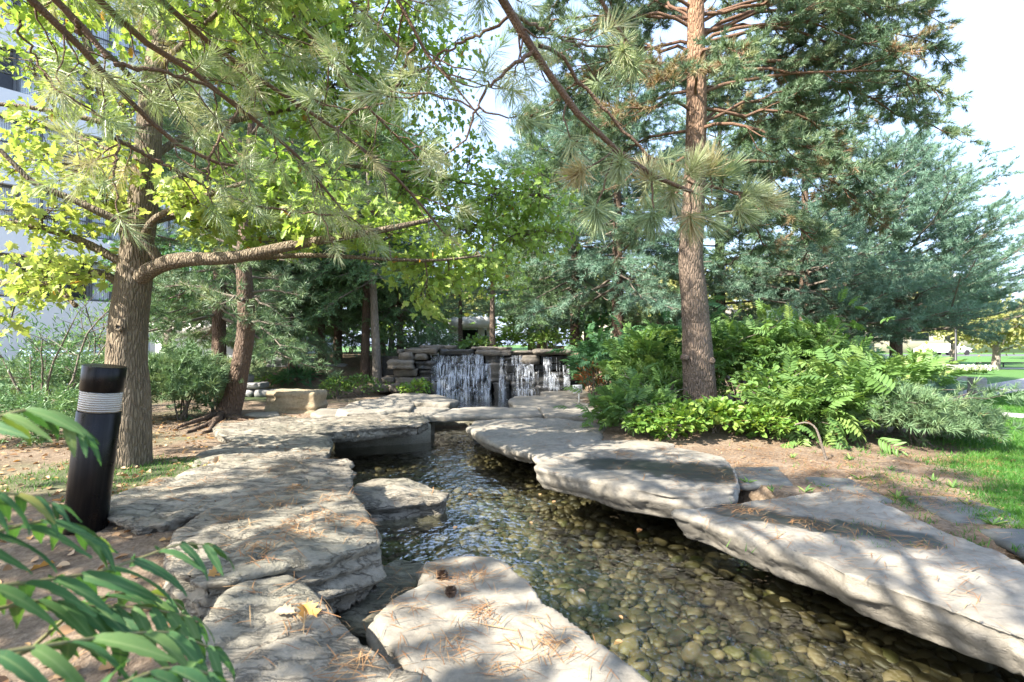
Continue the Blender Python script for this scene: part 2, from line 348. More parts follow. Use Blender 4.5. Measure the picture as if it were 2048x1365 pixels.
def _misc():
    m, t, b = mat('cobble')
    c = ramp(t, rnd_var(t), [(0,(0.02,0.017,0.009)),(0.3,(0.05,0.041,0.022)),(0.65,(0.095,0.076,0.044)),(0.9,(0.2,0.157,0.10)),(1,(0.085,0.09,0.028))])
    n = noise_tex(t, 9, 5, coord='Position'); c = mix(t, ramp(t, n, [(0.35,(0,0,0)),(0.7,(1,1,1))]), mix(t, 1.0, c, (0.55,0.58,0.42), 'MULTIPLY'), c)
    t.links.new(c, b.inputs['Base Color']); b.inputs['Roughness'].default_value = 0.55; bump(t, b, noise_tex(t, 60, 3, coord='Position'), 0.002); M['cobble'] = m
    m, t, b = mat('bed_silt'); t.links.new(ramp(t, noise_tex(t, 5, 5, coord='Position'), [(0.3,(0.03,0.028,0.014)),(0.7,(0.08,0.07,0.04))]), b.inputs['Base Color']); M['silt'] = m
    # ground: needle litter, turf where the attribute says so
    m, t, b = mat('ground')
    n1 = noise_tex(t, 1.4, 6, 0.65, coord='Position'); n2 = noise_tex(t, 26, 7, 0.75, coord='Position'); n3 = noise_tex(t, 75, 4, 0.7, coord='Position', stretch=(1,0.4,1))
    c = ramp(t, n2, [(0.3,(0.085,0.062,0.044)),(0.46,(0.2,0.15,0.105)),(0.6,(0.33,0.262,0.19)),(0.76,(0.48,0.41,0.32))])
    c = mix(t, math_n(t, 'MULTIPLY', n3, 0.4), c, (0.25,0.17,0.10)); c = mix(t, ramp(t, n1, [(0.35,(0,0,0)),(0.65,(1,1,1))]), mix(t, 1.0, c, (0.62,0.56,0.5), 'MULTIPLY'), c)
    gcol = ramp(t, n2, [(0.3,(0.032,0.085,0.015)),(0.55,(0.065,0.165,0.025)),(0.8,(0.13,0.22,0.045))])
    c = mix(t, attr(t, 'turf'), c, gcol); c = mix(t, attr(t, 'moss'), c, ramp(t, n2, [(0.3,(0.03,0.05,0.015)),(0.7,(0.09,0.13,0.04))]))
    c = mix(t, attr(t, 'bed'), c, (0.045,0.04,0.022))
    t.links.new(c, b.inputs['Base Color']); b.inputs['Roughness'].default_value = 0.95
    bump(t, b, math_n(t, 'ADD', n2, n3), 0.02); M['ground'] = m
    m, t, b = mat('brick_path')
    br = node(t, 'TexBrick'); br.inputs['Scale'].default_value = 4.0; br.inputs['Color1'].default_value = (0.33,0.3,0.3,1); br.inputs['Color2'].default_value = (0.38,0.35,0.34,1)
    br.inputs['Mortar'].default_value = (0.22,0.21,0.2,1); br.inputs['Mortar Size'].default_value = 0.02
    t.links.new(t.nodes.new('ShaderNodeNewGeometry').outputs['Position'], br.inputs['Vector']); t.links.new(br.outputs['Color'], b.inputs['Base Color'])
    b.inputs['Roughness'].default_value = 0.85; bump(t, b, br.outputs['Fac'], -0.004); M['path'] = m
    # bollard: dark bronze metal with vertical streaks in its colour
    m, t, b = mat('bronze_metal'); n = noise_tex(t, 5, 4, coord='Object', stretch=(9,9,0.5)); n2 = noise_tex(t, 14, 5)
    t.links.new(ramp(t, n, [(0.3,(0.008,0.008,0.009)),(0.75,(0.024,0.021,0.02))]), b.inputs['Base Color']); b.inputs['Metallic'].default_value = 0.75
    t.links.new(ramp(t, n2, [(0.3,(0.24,)*3),(0.7,(0.38,)*3)]), b.inputs['Roughness']); M['bronze'] = m
    m, t, b = mat('lamp_lens'); b.inputs['Base Color'].default_value = (0.62,0.58,0.52,1); b.inputs['Roughness'].default_value = 0.2; b.inputs['Transmission Weight'].default_value = 0.35
    wv = node(t, 'TexWave', bands_direction='Z'); wv.inputs['Scale'].default_value = 22; wv.inputs['Distortion'].default_value = 0.6; wv.inputs['Detail'].default_value = 2
    t.links.new(t.nodes.new('ShaderNodeTexCoord').outputs['Object'], wv.inputs[0])
    t.links.new(ramp(t, wv.outputs['Fac'], [(0.1,(0.45,0.4,0.34)),(0.8,(0.78,0.75,0.7))]), b.inputs['Base Color']); bump(t, b, wv.outputs['Fac'], 0.004); M['lens'] = m
    # falling water: white broken strands, half clear
    m, t, b = mat('falling_water'); b.inputs['Base Color'].default_value = (0.74,0.79,0.86,1); b.inputs['Roughness'].default_value = 0.3
    tr = node(t, 'BsdfTransparent'); ms = node(t, 'MixShader'); n = noise_tex(t, 1.0, 4, 0.6, coord='Position', stretch=(26,10,1.6)); n2 = noise_tex(t, 2.2, 3, coord='Position', stretch=(1.6,1,1)); n = math_n(t, 'ADD', n, math_n(t, 'MULTIPLY', math_n(t, 'SUBTRACT', n2, 0.5), 0.55))
    t.links.new(ramp(t, n, [(0.40,(0.0,)*3),(0.74,(0.58,)*3)]), ms.inputs[0]); t.links.new(tr.outputs[0], ms.inputs[1]); t.links.new(b.outputs[0], ms.inputs[2])
    t.links.new(ms.outputs[0], t.nodes['Material Output'].inputs[0]); M['fall'] = m
_misc()
# ------------------------------------------------------------------ ground, stream bed, water
WATER_Z, POOL_Z = -0.30, -0.10
def inpoly(x, y, P):
    P = np.asarray(P)[:, :2]; n = len(P); r = np.zeros(x.shape, bool); j = n-1
    for i in range(n):
        xi, yi, xj, yj = *P[i], *P[j]
        c = ((yi > y) != (yj > y)) & (x < (xj-xi)*(y-yi)/((yj-yi) if yj != yi else 1e-9) + xi); r ^= c; j = i
    return r
def seg_dist(x, y, P, closed=True):
    P = np.asarray(P)[:, :2]; d = np.full(x.shape, 1e9); n = len(P)
    for i in range(n if closed else n-1):
        a, b = P[i], P[(i+1) % n]; ab = b-a; t = np.clip(((x-a[0])*ab[0]+(y-a[1])*ab[1])/max(ab@ab, 1e-9), 0, 1)
        d = np.minimum(d, np.hypot(x-a[0]-t*ab[0], y-a[1]-t*ab[1]))
    return d
def sdist(x, y, P): return seg_dist(x, y, P)*np.where(inpoly(x, y, P), -1, 1)
W_ = lambda L, z: [G(a, b, z) for a, b in L]
stream_poly = W_([(500,1500),(660,1235),(690,1120),(640,1030),(650,985),(620,945),(610,905),(590,880),(640,864),(820,856),(845,848)], WATER_Z) + \
    [np.array([-1.9,9.95,0]), np.array([0.4,9.95,0])] + W_([(1010,855),(1100,890),(1190,945),(1330,985),(1430,1012),(1560,1062),(1800,1130),(2048,1200),(2500,1320)], WATER_Z) + \
    [np.array([2.8,0.6,0]), np.array([-0.8,0.6,0])]
pool_poly = np.array([(-2.6,9.95,0),(-3.0,12,0),(-3.3,14.6,0),(1.9,14.6,0),(1.2,12,0),(0.8,9.95,0)])
lawn_line = np.array([(3.3,2.2),(3.7,4.0),(4.75,5.7),(7.0,8.0),(8.6,10.0),(9.2,12.5),(11,16.5),(13,20),(14,26),(14,60),(60,60),(60,-6),(5,-6)])
path1 = np.array(W_([(1884,822),(1896,800),(1920,784),(1960,772),(2048,757),(2300,735)], 0) + W_([(2300,757),(2048,783),(1985,792),(1946,798),(1920,808),(1905,822)], 0))
path2 = np.array(W_([(1890,818),(1960,822),(2048,829),(2300,845),(2300,860),(2048,838),(1960,831),(1900,829)], 0))
def hgt(x, y):
    p = np.stack([x, y, np.zeros_like(x)], 1)
    near = sstep(9, 6, np.abs(x-0.5))*sstep(14, 10, y)
    h = 0.035*fbm(p*0.9, 4)*(0.25+0.75*near) + 0.012*fbm(p*5, 3)*near
    h += 0.98*sstep(14.35, 14.75, y)*sstep(-3.6, -3.1, x)*sstep(2.6, 1.6, x)          # mound kept up by the waterfall wall
    h += 0.95*sstep(13.0, 16.6, y)*np.clip(sstep(-3.0, -3.5, x)*sstep(-14, -8, x) + sstep(1.6, 2.4, x)*sstep(8, 4, x), 0, 1)
    h += 0.14*sstep(6.3, 8.2, y)*sstep(1.0, 2.6, x)*sstep(7.2, 5.2, x)                 # right thicket bank
    h += 0.10*sstep(-1.3, -2.2, x)*sstep(8, 5, y)*sstep(1.5, 3, y)
    return h
def make_ground():
    def axis(a, b, st, lo, hi):
        c = list(np.arange(a, b+1e-6, st)); s_ = st; v = c[-1]
        while v < hi: s_ *= 1.35; v += s_; c.append(v)
        s_ = st; v = c[0]; pre = []
        while v > lo: s_ *= 1.35; v -= s_; pre.append(v)
        return np.array(pre[::-1]+c)
    xs, ys = axis(-8, 9.5, 0.085, -260, 260), axis(0, 15.5, 0.085, -60, 420)
    X, Y = np.meshgrid(xs, ys); x, y = X.ravel(), Y.ravel(); z = hgt(x, y)
    ds = sdist(x, y, stream_poly); dp = sdist(x, y, pool_poly)
    z = z*sstep(-0.05, 0.3, np.minimum(ds, dp)) if False else z
    a = sstep(0.05, -0.12, ds); z = z*(1-a) + (-0.52 + 0.02*vn(np.stack([x*3,y*3,x*0],1)))*a
    a2 = sstep(0.05, -0.12, dp); z = z*(1-a2) + (-0.45)*a2
    dl = sdist(x, y, lawn_line); p = np.stack([x,y,x*0],1)
    turf = sstep(0.35, -0.45, dl + 0.75*fbm(p*1.6, 4) + 0.25*fbm(p*8, 3))
    turf = np.maximum(turf, sstep(20, 26, y))
    moss = np.clip(sstep(0.1, 0.35, fbm(p*0.8+5, 3))*sstep(10.5, 12.5, y)*sstep(0, -3, x) + 0.85*sstep(0.95, 0.3, np.hypot((x+3.7)*0.8, y-4.75)) + sstep(0.05,0.4,fbm(p*1.1+9,4))*0.5*sstep(-2,-4,x), 0, 1)
    dpa = np.minimum(sdist(x, y, path1), sdist(x, y, path2))
    z = np.where(dpa < 0.35, 0.0*z, z)
    V = np.stack([x, y, z], 1); nx, ny = len(xs), len(ys)
    i = (np.arange(ny-1)[:,None]*nx + np.arange(nx-1)[None]).ravel()
    L = np.stack([i, i+1, i+1+nx, i+nx], 1).ravel(); me = raw_mesh('ground', V, L, np.full(len(i), 4))
    set_attr(me, 'turf', turf); set_attr(me, 'moss', moss); set_attr(me, 'bed', np.maximum(a, a2))
    structure(obj('ground', me, M['ground']))
make_ground()
def sheet(name, poly, z, m):
    g = Geo(); P = np.array([(p[0], p[1], z) for p in poly]); P = P if np.sum(P[:,0]*np.roll(P[:,1],-1)-np.roll(P[:,0],-1)*P[:,1]) > 0 else P[::-1]; g.poly(P, [tuple(range(len(P)))]); return structure(obj(name, flat(g), m))
def grow(P, d):
    P = np.asarray(P)[:, :2]; a = 0.5*np.sum(P[:,0]*np.roll(P[:,1],-1)-np.roll(P[:,0],-1)*P[:,1]); s_ = 1 if a > 0 else -1
    t = nrm(np.roll(P,-1,0)-np.roll(P,1,0)); return P + s_*d*np.stack([t[:,1], -t[:,0]], 1)
sheet('stream_water', grow(stream_poly, 0.06), WATER_Z, M['water'])
pp = grow(pool_poly, 0.08); pp[:,1] = np.maximum(pp[:,1], 9.99); sheet('pool_water', pp, POOL_Z, M['pool'])
sheet('brick_path', path1, 0.004, M['path']); sheet('brick_walk', path2, 0.008, M['path'])
g = Geo(); g.box((-0.75, 9.99, -0.36), 3.9, 0.14, 0.50); structure(obj('weir', g, M['dark_slab']))

# ------------------------------------------------------------------ cobbles of the stream bed: the 300 that show largest one by one, the rest joined
def make_cobbles():
    rg = R(5); sp = 0.077
    xs, ys = np.meshgrid(np.arange(-3.2, 3.2, sp), np.arange(1.7, 9.9, sp*0.9)); xs = xs + (np.arange(xs.shape[0])[:,None] % 2)*sp*0.5
    x = xs.ravel() + rg.uniform(-.3,.3,xs.size)*sp; y = ys.ravel() + rg.uniform(-.3,.3,ys.size)*sp
    k = sdist(x, y, stream_poly) < -0.02; x, y = x[k], y[k]; n = len(x)
    tpls = []
    for q in range(5):
        nu, nv = 8, 5; V = [(0,0,-1)]; 
        for j in range(1, nv):
            for i in range(nu):
                a, b = i/nu*2*PI, -PI/2 + j/nv*PI; V.append((math.cos(a)*math.cos(b), math.sin(a)*math.cos(b), math.sin(b)))
        V.append((0,0,1)); V = np.array(V); V = V*(1+0.16*fbm(V*1.1+q*9, 2))[:,None]
        F = [(0, 1+(i+1)%nu, 1+i) for i in range(nu)]
        for j in range(nv-2):
            F += [(1+j*nu+i, 1+j*nu+(i+1)%nu, 1+(j+1)*nu+(i+1)%nu, 1+(j+1)*nu+i) for i in range(nu)]
        t0 = 1+(nv-2)*nu; F += [(t0+i, t0+(i+1)%nu, len(V)-1) for i in range(nu)]
        tpls.append((V, np.array([i for f in F for i in f]), np.array([len(f) for f in F])))
    bed = bpy.data.objects.new('stream_bed', None); COL.objects.link(bed); bed['kind'] = 'structure'
    sx = .030+.056*rg.random(n)**1.6; sy = sx*rg.uniform(.62,.95,n); sz = sx*rg.uniform(.34,.55,n); az = rg.uniform(0,PI,n); tl = rg.normal(0,.22,(n,2)); z = -0.52+sz*rg.uniform(.3,1.0,n)
    px = 1024+x/y*FPX; py = HORY+(CAM_Z+0.45)/y*FPX; vis = (px > 560) & (px < 2048) & (py < 1365) & (py > 900)
    score = np.where(vis, sx/y, 0)
    L5w = np.array([G(a,b,-0.05) for a,b in [(750,1235),(835,1125),(900,1112),(980,1117),(1060,1160),(1150,1255),(1290,1365),(1400,1480),(900,1500)]])
    score = np.where(inpoly(x, y, L5w*1.09), 0, score)
    order = np.argsort(-score); mes = []
    for q, tp in enumerate(tpls):
        me = raw_mesh('cobble', *tp, np.zeros(len(tp[0]))); set_attr(me, 'rv', np.ones(len(tp[0]))); me.materials.append(M['cobble']); mes.append(me)
    def xf(i):
        m3 = Matrix.Rotation(az[i], 3, 'Z') @ Matrix.Rotation(tl[i,0], 3, 'X') @ Matrix.Rotation(tl[i,1], 3, 'Y'); return m3
    for i in order[:300]:
        o = bpy.data.objects.new('cobble', mes[i % 5]); COL.objects.link(o); o.parent = bed
        o.matrix_local = Matrix.Translation((x[i], y[i], z[i])) @ xf(i).to_4x4() @ Matrix.Diagonal((sx[i], sy[i], sz[i], 1))
    g = Geo(); rest = order[300:]
    for q in range(5):
        s_ = [i for i in rest if i % 5 == q]
        mm = np.array([np.array(xf(i)) @ np.diag((sx[i],sy[i],sz[i])) for i in s_])
        g.inst(tpls[q], np.stack([x[s_], y[s_], z[s_]], 1), mm, rg.random(len(s_)))
    o = obj('cobble_layer', g, M['cobble'], bed); stuff(o)
make_cobbles()

# ------------------------------------------------------------------ stone slabs
def slab_mesh(outline, ztop, thick, vox, inset=0.06, smooth=5, amp=(0.03,0.012,0.02), fdir=0.5, aniso=3.5, wet=None, seed=0, tilt=(0,0), bulge=0.0):
    """outline: world points; a prism whose underside is drawn in, rounded, then weathered with relief and fissures"""
    P = np.asarray(outline)[:, :2]; 
    if 0.5*np.sum(P[:,0]*np.roll(P[:,1],-1)-np.roll(P[:,0],-1)*P[:,1]) < 0: P = P[::-1]
    q = []                                                     # roughen the outline
    for i in range(len(P)):
        a, b = P[i], P[(i+1) % len(P)]; m = max(1, int(np.linalg.norm(b-a)/0.14))
        for k in range(m): q.append(a+(b-a)*k/m)
    P = np.array(q); rg = R(seed+11); cen = P.mean(0)
    nx = nrm(np.stack([np.roll(P,-1,0)-np.roll(P,1,0)])[0]); nx = np.stack([nx[:,1], -nx[:,0]], 1)
    P = P + nx*(0.035*fbm(np.c_[P*3.0, np.full(len(P), seed*3.7)], 2))[:,None]
    n = len(P); mid = P + nx*bulge
    def ring(Q, z): return np.c_[Q, z + tilt[0]*(Q[:,0]-cen[0]) + tilt[1]*(Q[:,1]-cen[1])]
    V = np.r_[ring(P-nx*inset, np.full(n, ztop-thick)), ring(mid, np.full(n, ztop-thick*0.42)), ring(P, np.full(n, ztop))]
    F = [tuple(range(n))[::-1], tuple(range(2*n, 3*n))]
    for r_ in (0, 1): F += [(r_*n+i, r_*n+(i+1)%n, (r_+1)*n+(i+1)%n, (r_+1)*n+i) for i in range(n)]
    g = Geo(); g.poly(V, F); vv, L, T, A = g.data(); me0 = raw_mesh('tmp', vv, L, T); o = bpy.data.objects.new('tmp', me0); COL.objects.link(o)
    md = o.modifiers.new('r', 'REMESH'); md.mode = 'VOXEL'; md.voxel_size = vox
    ms = o.modifiers.new('s', 'SMOOTH'); ms.iterations = smooth; ms.factor = 0.5
    dg = bpy.context.evaluated_depsgraph_get(); dg.update(); me = bpy.data.meshes.new_from_object(o.evaluated_get(dg))
    bpy.data.objects.remove(o); bpy.data.meshes.remove(me0)
    nv = len(me.vertices); co = np.empty(nv*3, np.float32); me.vertices.foreach_get('co', co); co = co.reshape(-1,3).astype(float)
    no = np.empty(nv*3, np.float32); me.vertices.foreach_get('normal', no); no = no.reshape(-1,3).astype(float)
    c, s_ = math.cos(fdir), math.sin(fdir); u = co[:,0]*c + co[:,1]*s_; v = -co[:,0]*s_ + co[:,1]*c
    p = co + seed*5.3
    d = amp[0]*fbm(p*1.7, 3) + amp[1]*fbm(p*8.0, 4)
    wv = fbm(p*2.2, 2)*0.5
    f1 = vn(np.stack([u*9/aniso + wv, v*9 + wv*0.9, co[:,2]*11 + seed], 1)); f2 = vn(np.stack([u*19/aniso, v*19 + wv*1.2, co[:,2]*16 + seed*2], 1))
    msk = sstep(-0.25, 0.35, fbm(p*1.1+3, 2))
    d -= amp[2]*(np.exp(-(f1/0.11)**2)*msk + 0.45*np.exp(-(f2/0.12)**2))
    side = 1-np.abs(no[:,2]); d += side*amp[0]*0.8*vn(np.stack([co[:,0]*0.8, co[:,1]*0.8, co[:,2]*17+seed], 1))
    d -= 1.4*amp[2]*sstep(.12,.42,fbm(p*3.3+9,3))*sstep(.93,.75,np.abs(no[:,2]))                # chipped edges
    st = np.floor((co[:,2]+.012*vn(p*2.5))*22+seed*.37); d += side*amp[2]*.9*vn(np.stack([st*7.7, co[:,0]*.7, co[:,1]*.7],1))   # bedding layers
    W = np.zeros(nv)
    if wet:
        for (a, b, r_) in wet:
            a, b = np.asarray(a)[:2], np.asarray(b)[:2]; ab = b-a; t = np.clip(((co[:,0]-a[0])*ab[0]+(co[:,1]-a[1])*ab[1])/max(ab@ab,1e-9), 0, 1)
            dd = np.hypot(co[:,0]-a[0]-t*ab[0], co[:,1]-a[1]-t*ab[1]) + r_*(0.35*fbm(co*5, 3)+0.3*fbm(co*14,3)); W = np.maximum(W, sstep(r_*1.08, r_*0.55, dd))
        W *= sstep(0.8, 0.93, no[:,2]); d = d*(1-0.75*W) - 0.012*W
    co = co + no*d[:,None]; org = co.mean(0); org[2] = co[:,2].min()
    me.vertices.foreach_set('co', (co-org).astype(np.float32).ravel()); me.polygons.foreach_set('use_smooth', np.ones(len(me.polygons), bool))
    set_attr(me, 'wet', W); me.update(); return me, org
def slab(name, label, cat, px, z, thick, vox, m, group=None, parent=None, **k):
    me, org = slab_mesh([G(a, b, z) for a, b in px], z, thick, vox, **k); me.name = name
    o = bpy.data.objects.new(name, me); me.materials.append(M[m]); COL.objects.link(o); o.location = org
    return tag(o, label, cat, group)
GS = 'stone slabs along the stream'
RO = dict(amp=(0.06,0.016,0.036), fdir=0.35, aniso=6.0, smooth=2)
SM = dict(amp=(0.035,0.005,0.012), fdir=0.3, aniso=7, smooth=3)
Z4 = 0.05
slab('stone_slab', 'long smooth grey slab with a wet puddle, nearest on the right bank', 'stone slab',
  [(1348,1014),(1368,1012),(1420,1009),(1480,1001),(1600,984),(1690,985),(1760,1006),(1850,1042),(1960,1083),(2048,1115),(2200,1180),(2500,1290),(2600,1500),(2350,1440),(2200,1352),(2048,1270),(1885,1213),(1796,1180),(1692,1145),(1648,1120),(1561,1088),(1486,1062),(1434,1044)], Z4, 0.25, 0.024, 'slab_stone', GS,
  inset=0.10, seed=1, wet=[(G(1470,1020,Z4), G(1530,1030,Z4), .24), (G(1530,1030,Z4), G(1650,1047,Z4), .19), (G(1700,1052,Z4), G(1840,1072,Z4), .21), (G(1640,1048,Z4),G(1700,1054,Z4),.12)], **SM)
slab('stone_slab', 'smooth grey slab with a dark wet hollow strewn with needles, middle of right bank', 'stone slab',
  [(1067,933),(1078,922),(1130,908),(1190,903),(1270,893),(1340,893),(1400,900),(1450,912),(1465,930),(1474,960),(1474,984),(1400,993),(1345,991),(1300,983),(1231,969),(1180,957),(1120,945)], 0.085, 0.25, 0.025, 'slab_stone', GS,
  inset=0.08, seed=2, wet=[(G(1210,932,Z4), G(1330,938,Z4), .34), (G(1330,942,Z4), G(1450,950,Z4), .44), (G(1180,928,Z4),G(1240,932,Z4),.2)], **SM)
slab('stone_slab', 'thin flat slab tucked between two thicker slabs on the right bank under the shrubs', 'stone slab',
  [(1058,898),(1100,888),(1180,880),(1280,880),(1350,890),(1280,900),(1190,908),(1130,912),(1075,918)], 0.03, 0.15, 0.03, 'slab_stone', GS, inset=0.04, seed=3, amp=(0.03,0.008,0.01), fdir=0.3)
slab('stone_slab', 'cracked grey slab pointing into the water before the low stone bridge', 'stone slab',
  [(930,852),(948,841),(1030,838),(1110,837),(1170,842),(1215,850),(1200,880),(1150,890),(1060,906),(1000,888),(958,869)], 0.05, 0.2, 0.03, 'slab_stone', GS, inset=0.12, seed=4, amp=(0.045,0.012,0.028), fdir=0.2, aniso=4, smooth=5,
  wet=None)
slab('stone_slab', 'big fissured pale slab with a broken square end beside the flat dappled slab', 'stone slab',
  [(355,1055),(400,1018),(520,990),(640,972),(690,973),(722,1003),(748,1040),(768,1078),(700,1098),(632,1112),(560,1122),(470,1150),(400,1165),(340,1130)], 0.2, 0.35, 0.021, 'rough_stone', GS, inset=0.0, seed=5, tilt=(0.02,0.0), **RO)
slab('stone_slab', 'long layered pale slab with a dark hollow under its left end, behind the black bollard', 'stone slab',
  [(218,1020),(235,985),(300,962),(380,942),(500,922),(640,915),(700,920),(712,940),(704,968),(640,978),(520,1000),(400,1024),(330,1042),(270,1048)], 0.19, 0.2, 0.022, 'rough_stone', GS, inset=0.2, seed=6, **RO)
slab('stone_slab', 'weathered grey slab in the shade, third back on the left bank beside the maple trunk', 'stone slab',
  [(378,930),(385,908),(430,888),(520,874),(600,866),(650,870),(662,884),(658,908),(600,916),(500,920),(410,938)], 0.13, 0.24, 0.028, 'rough_stone', GS, inset=0.05, seed=7, **RO)
slab('stone_slab', 'long shaded ledge slab overhanging the far left edge of the stream before the leaning pine', 'stone slab',
  [(428,868),(440,846),(520,838),(640,834),(740,828),(800,822),(850,826),(862,838),(845,848),(760,854),(660,862),(560,872),(470,882)], 0.14, 0.2, 0.032, 'rough_stone', GS, inset=0.05, seed=8, **RO)
slab('stone_slab', 'broad cracked slab in the foreground, nearest to the sumac leaves', 'stone slab',
  [(385,1275),(430,1205),(500,1160),(570,1150),(618,1178),(645,1215),(695,1250),(765,1292),(850,1345),(930,1420),(820,1600),(350,1560)], 0.13, 0.32, 0.017, 'rough_stone', GS, inset=0.04, seed=9, amp=(0.06,0.014,0.022), fdir=0.9, aniso=2, smooth=4)
slab('stone_slab', 'flat pale slab dappled with sun carrying pine cones, at the near edge of the stream', 'stone slab',
  [(750,1235),(785,1195),(850,1165),(838,1128),(900,1112),(980,1116),(1012,1130),(1060,1160),(1092,1200),(1150,1255),(1225,1318),(1300,1370),(1420,1500),(1100,1620),(900,1440),(820,1340),(768,1280)], -0.05, 0.34, 0.02, 'slab_stone', GS, inset=0.02, seed=10, amp=(0.045,0.010,0.014), fdir=0.5, aniso=3, smooth=5)
slab('stone_slab', 'low dark algae stained slab wedged between the square ended and flat dappled slabs', 'stone slab',
  [(660,1215),(690,1165),(740,1130),(790,1110),(850,1106),(870,1140),(830,1185),(780,1215),(755,1262),(715,1258)], -0.15, 0.22, 0.024, 'dark_slab', GS, inset=0.02, seed=11, smooth=2, amp=(0.055,0.018,0.03))
slab('boulder', 'low rounded boulder lying alone in the stream', 'boulder',
  [(700,985),(708,968),(745,959),(800,957),(860,966),(895,982),(880,995),(800,1005),(725,1006)], -0.14, 0.3, 0.025, 'rough_stone', None, inset=-0.06, seed=12, amp=(0.06,0.015,0.02), fdir=0.2, smooth=9)
slab('bridge_slab', 'flat bridge slab over the water before the waterfall, middle one of the bridge', 'stone slab',
  [(850,833),(905,816),(1010,813),(1075,814),(1085,829),(1000,831),(930,831)], 0.1, 0.12, 0.03, 'slab_stone', 'slabs of the low stone bridge', inset=0.02, seed=13, amp=(0.02,0.008,0.008))
slab('bridge_slab', 'flat bridge slab whose end runs under the shrubs, near the white sign', 'stone slab',
  [(1078,814),(1190,815),(1290,818),(1280,832),(1180,832),(1090,831)], 0.1, 0.15, 0.03, 'slab_stone', 'slabs of the low stone bridge', inset=0.02, seed=14, amp=(0.02,0.008,0.01))
slab('bridge_slab', 'flat bridge slab resting on the left bank ledge', 'stone slab',
  [(700,828),(740,820),(830,814),(905,815),(855,832),(760,836)], 0.11, 0.13, 0.03, 'slab_stone', 'slabs of the low stone bridge', inset=0.02, seed=15, amp=(0.03,0.012,0.02))
slab('bridge_slab', 'lower long slab forming a step under the front of the stone bridge', 'stone slab',
  [(948,842),(1000,838),(1120,838),(1210,840),(1210,848),(1100,848),(960,849)], -0.05, 0.1, 0.03, 'slab_stone', 'slabs of the low stone bridge', inset=0.02, seed=16, amp=(0.02,0.008,0.01))
slab('stone_slab', 'light slab on the left of the upper pool, in front of the flowering shrub', 'stone slab',
  [(672,815),(700,804),(760,797),(812,797),(830,806),(822,818),(760,824),(690,828)], 0.18, 0.28, 0.035, 'slab_stone', GS, inset=0.05, seed=17, amp=(0.05,0.012,0.02))
slab('stone_slab', 'long low shaded slab curving round the left of the upper pool below the waterfall', 'stone slab',
  [(750,796),(790,788),(850,786),(890,793),(925,799),(900,806),(830,805)], 0.12, 0.26, 0.035, 'slab_stone', GS, inset=0.06, seed=18, amp=(0.05,0.012,0.02))
slab('stone_slab', 'pale flat slab on the right of the upper pool beside the white sign', 'stone slab',
  [(1014,800),(1026,793),(1100,791),(1160,791),(1200,800),(1215,812),(1100,813),(1030,813)], 0.06, 0.22, 0.035, 'slab_stone', GS, inset=0.06, seed=19, amp=(0.04,0.012,0.02))
slab('stone_slab', 'grey slab at the foot of the waterfall behind the white sign', 'stone slab',
  [(1080,783),(1120,777),(1190,779),(1230,790),(1150,793),(1090,792)], 0.1, 0.25, 0.035, 'slab_stone', GS, inset=0.05, seed=20, amp=(0.04,0.012,0.02))
slab('stone_slab', 'thin pale flagstone on the ground between the leaning pine and the tan box boulder', 'stone slab',
  [(485,828),(510,823),(560,822),(560,829),(500,831)], 0.05, 0.1, 0.03, 'slab_stone', GS, inset=0.01, seed=21, amp=(0.01,0.005,0.005))
slab('stone_slab', 'thin pale flagstone on the ground right of the tan box boulder', 'stone slab',
  [(618,826),(640,815),(690,818),(700,828),(640,831)], 0.08, 0.12, 0.03, 'slab_stone', GS, inset=0.01, seed=22, amp=(0.01,0.005,0.005))
g = Geo(); a, b = G(655,868,-0.05), G(862,856,-0.05); mid = (a+b)/2; g.box((mid[0], mid[1]+0.16, -0.22), np.linalg.norm(b-a)-.1, 0.2, 0.42, math.atan2(b[1]-a[1], b[0]-a[0]))
tag(obj('plinth', g, M['concrete'], loc=(mid[0], mid[1], -0.43)), 'tan concrete plinth holding the shaded ledge slab above the water', 'plinth')
g = Geo(); c = G(852,850,-0.12); g.box((c[0], c[1]+0.1, -0.26), 0.26, 0.3, 0.5, 0.2)
tag(obj('support_block', g, M['concrete'], loc=(c[0], c[1], -0.5)), 'small concrete block standing in the water under the stone bridge', 'support block')
# flat paving stones
GP = 'dark paving stones in the litter'
for lab, px, z in (('small dark square paver beside the slab with the wet hollow', [(1465,932),(1560,930),(1592,972),(1475,968)], 0.02),
                   ('dark grey paver with a sun streak, between the green paver and the long puddle slab', [(1605,952),(1700,955),(1790,1000),(1700,998),(1660,985)], 0.025),
                   ('long dark paver at the edge of the lawn, behind the puddle slab', [(1800,987),(1925,990),(2048,1030),(2048,1046),(1905,1042)], 0.025),
                   ('dark paver cut by the photo edge, nearest of the pavers', [(1945,1052),(2060,1055),(2200,1110),(2140,1150),(2040,1095)], 0.025)):
    slab('paving_stone', lab, 'paving stone', px, z, 0.07, 0.03, 'paver', GP, inset=0.0, seed=int(px[0][0]), smooth=2, amp=(0.008,0.003,0.003))
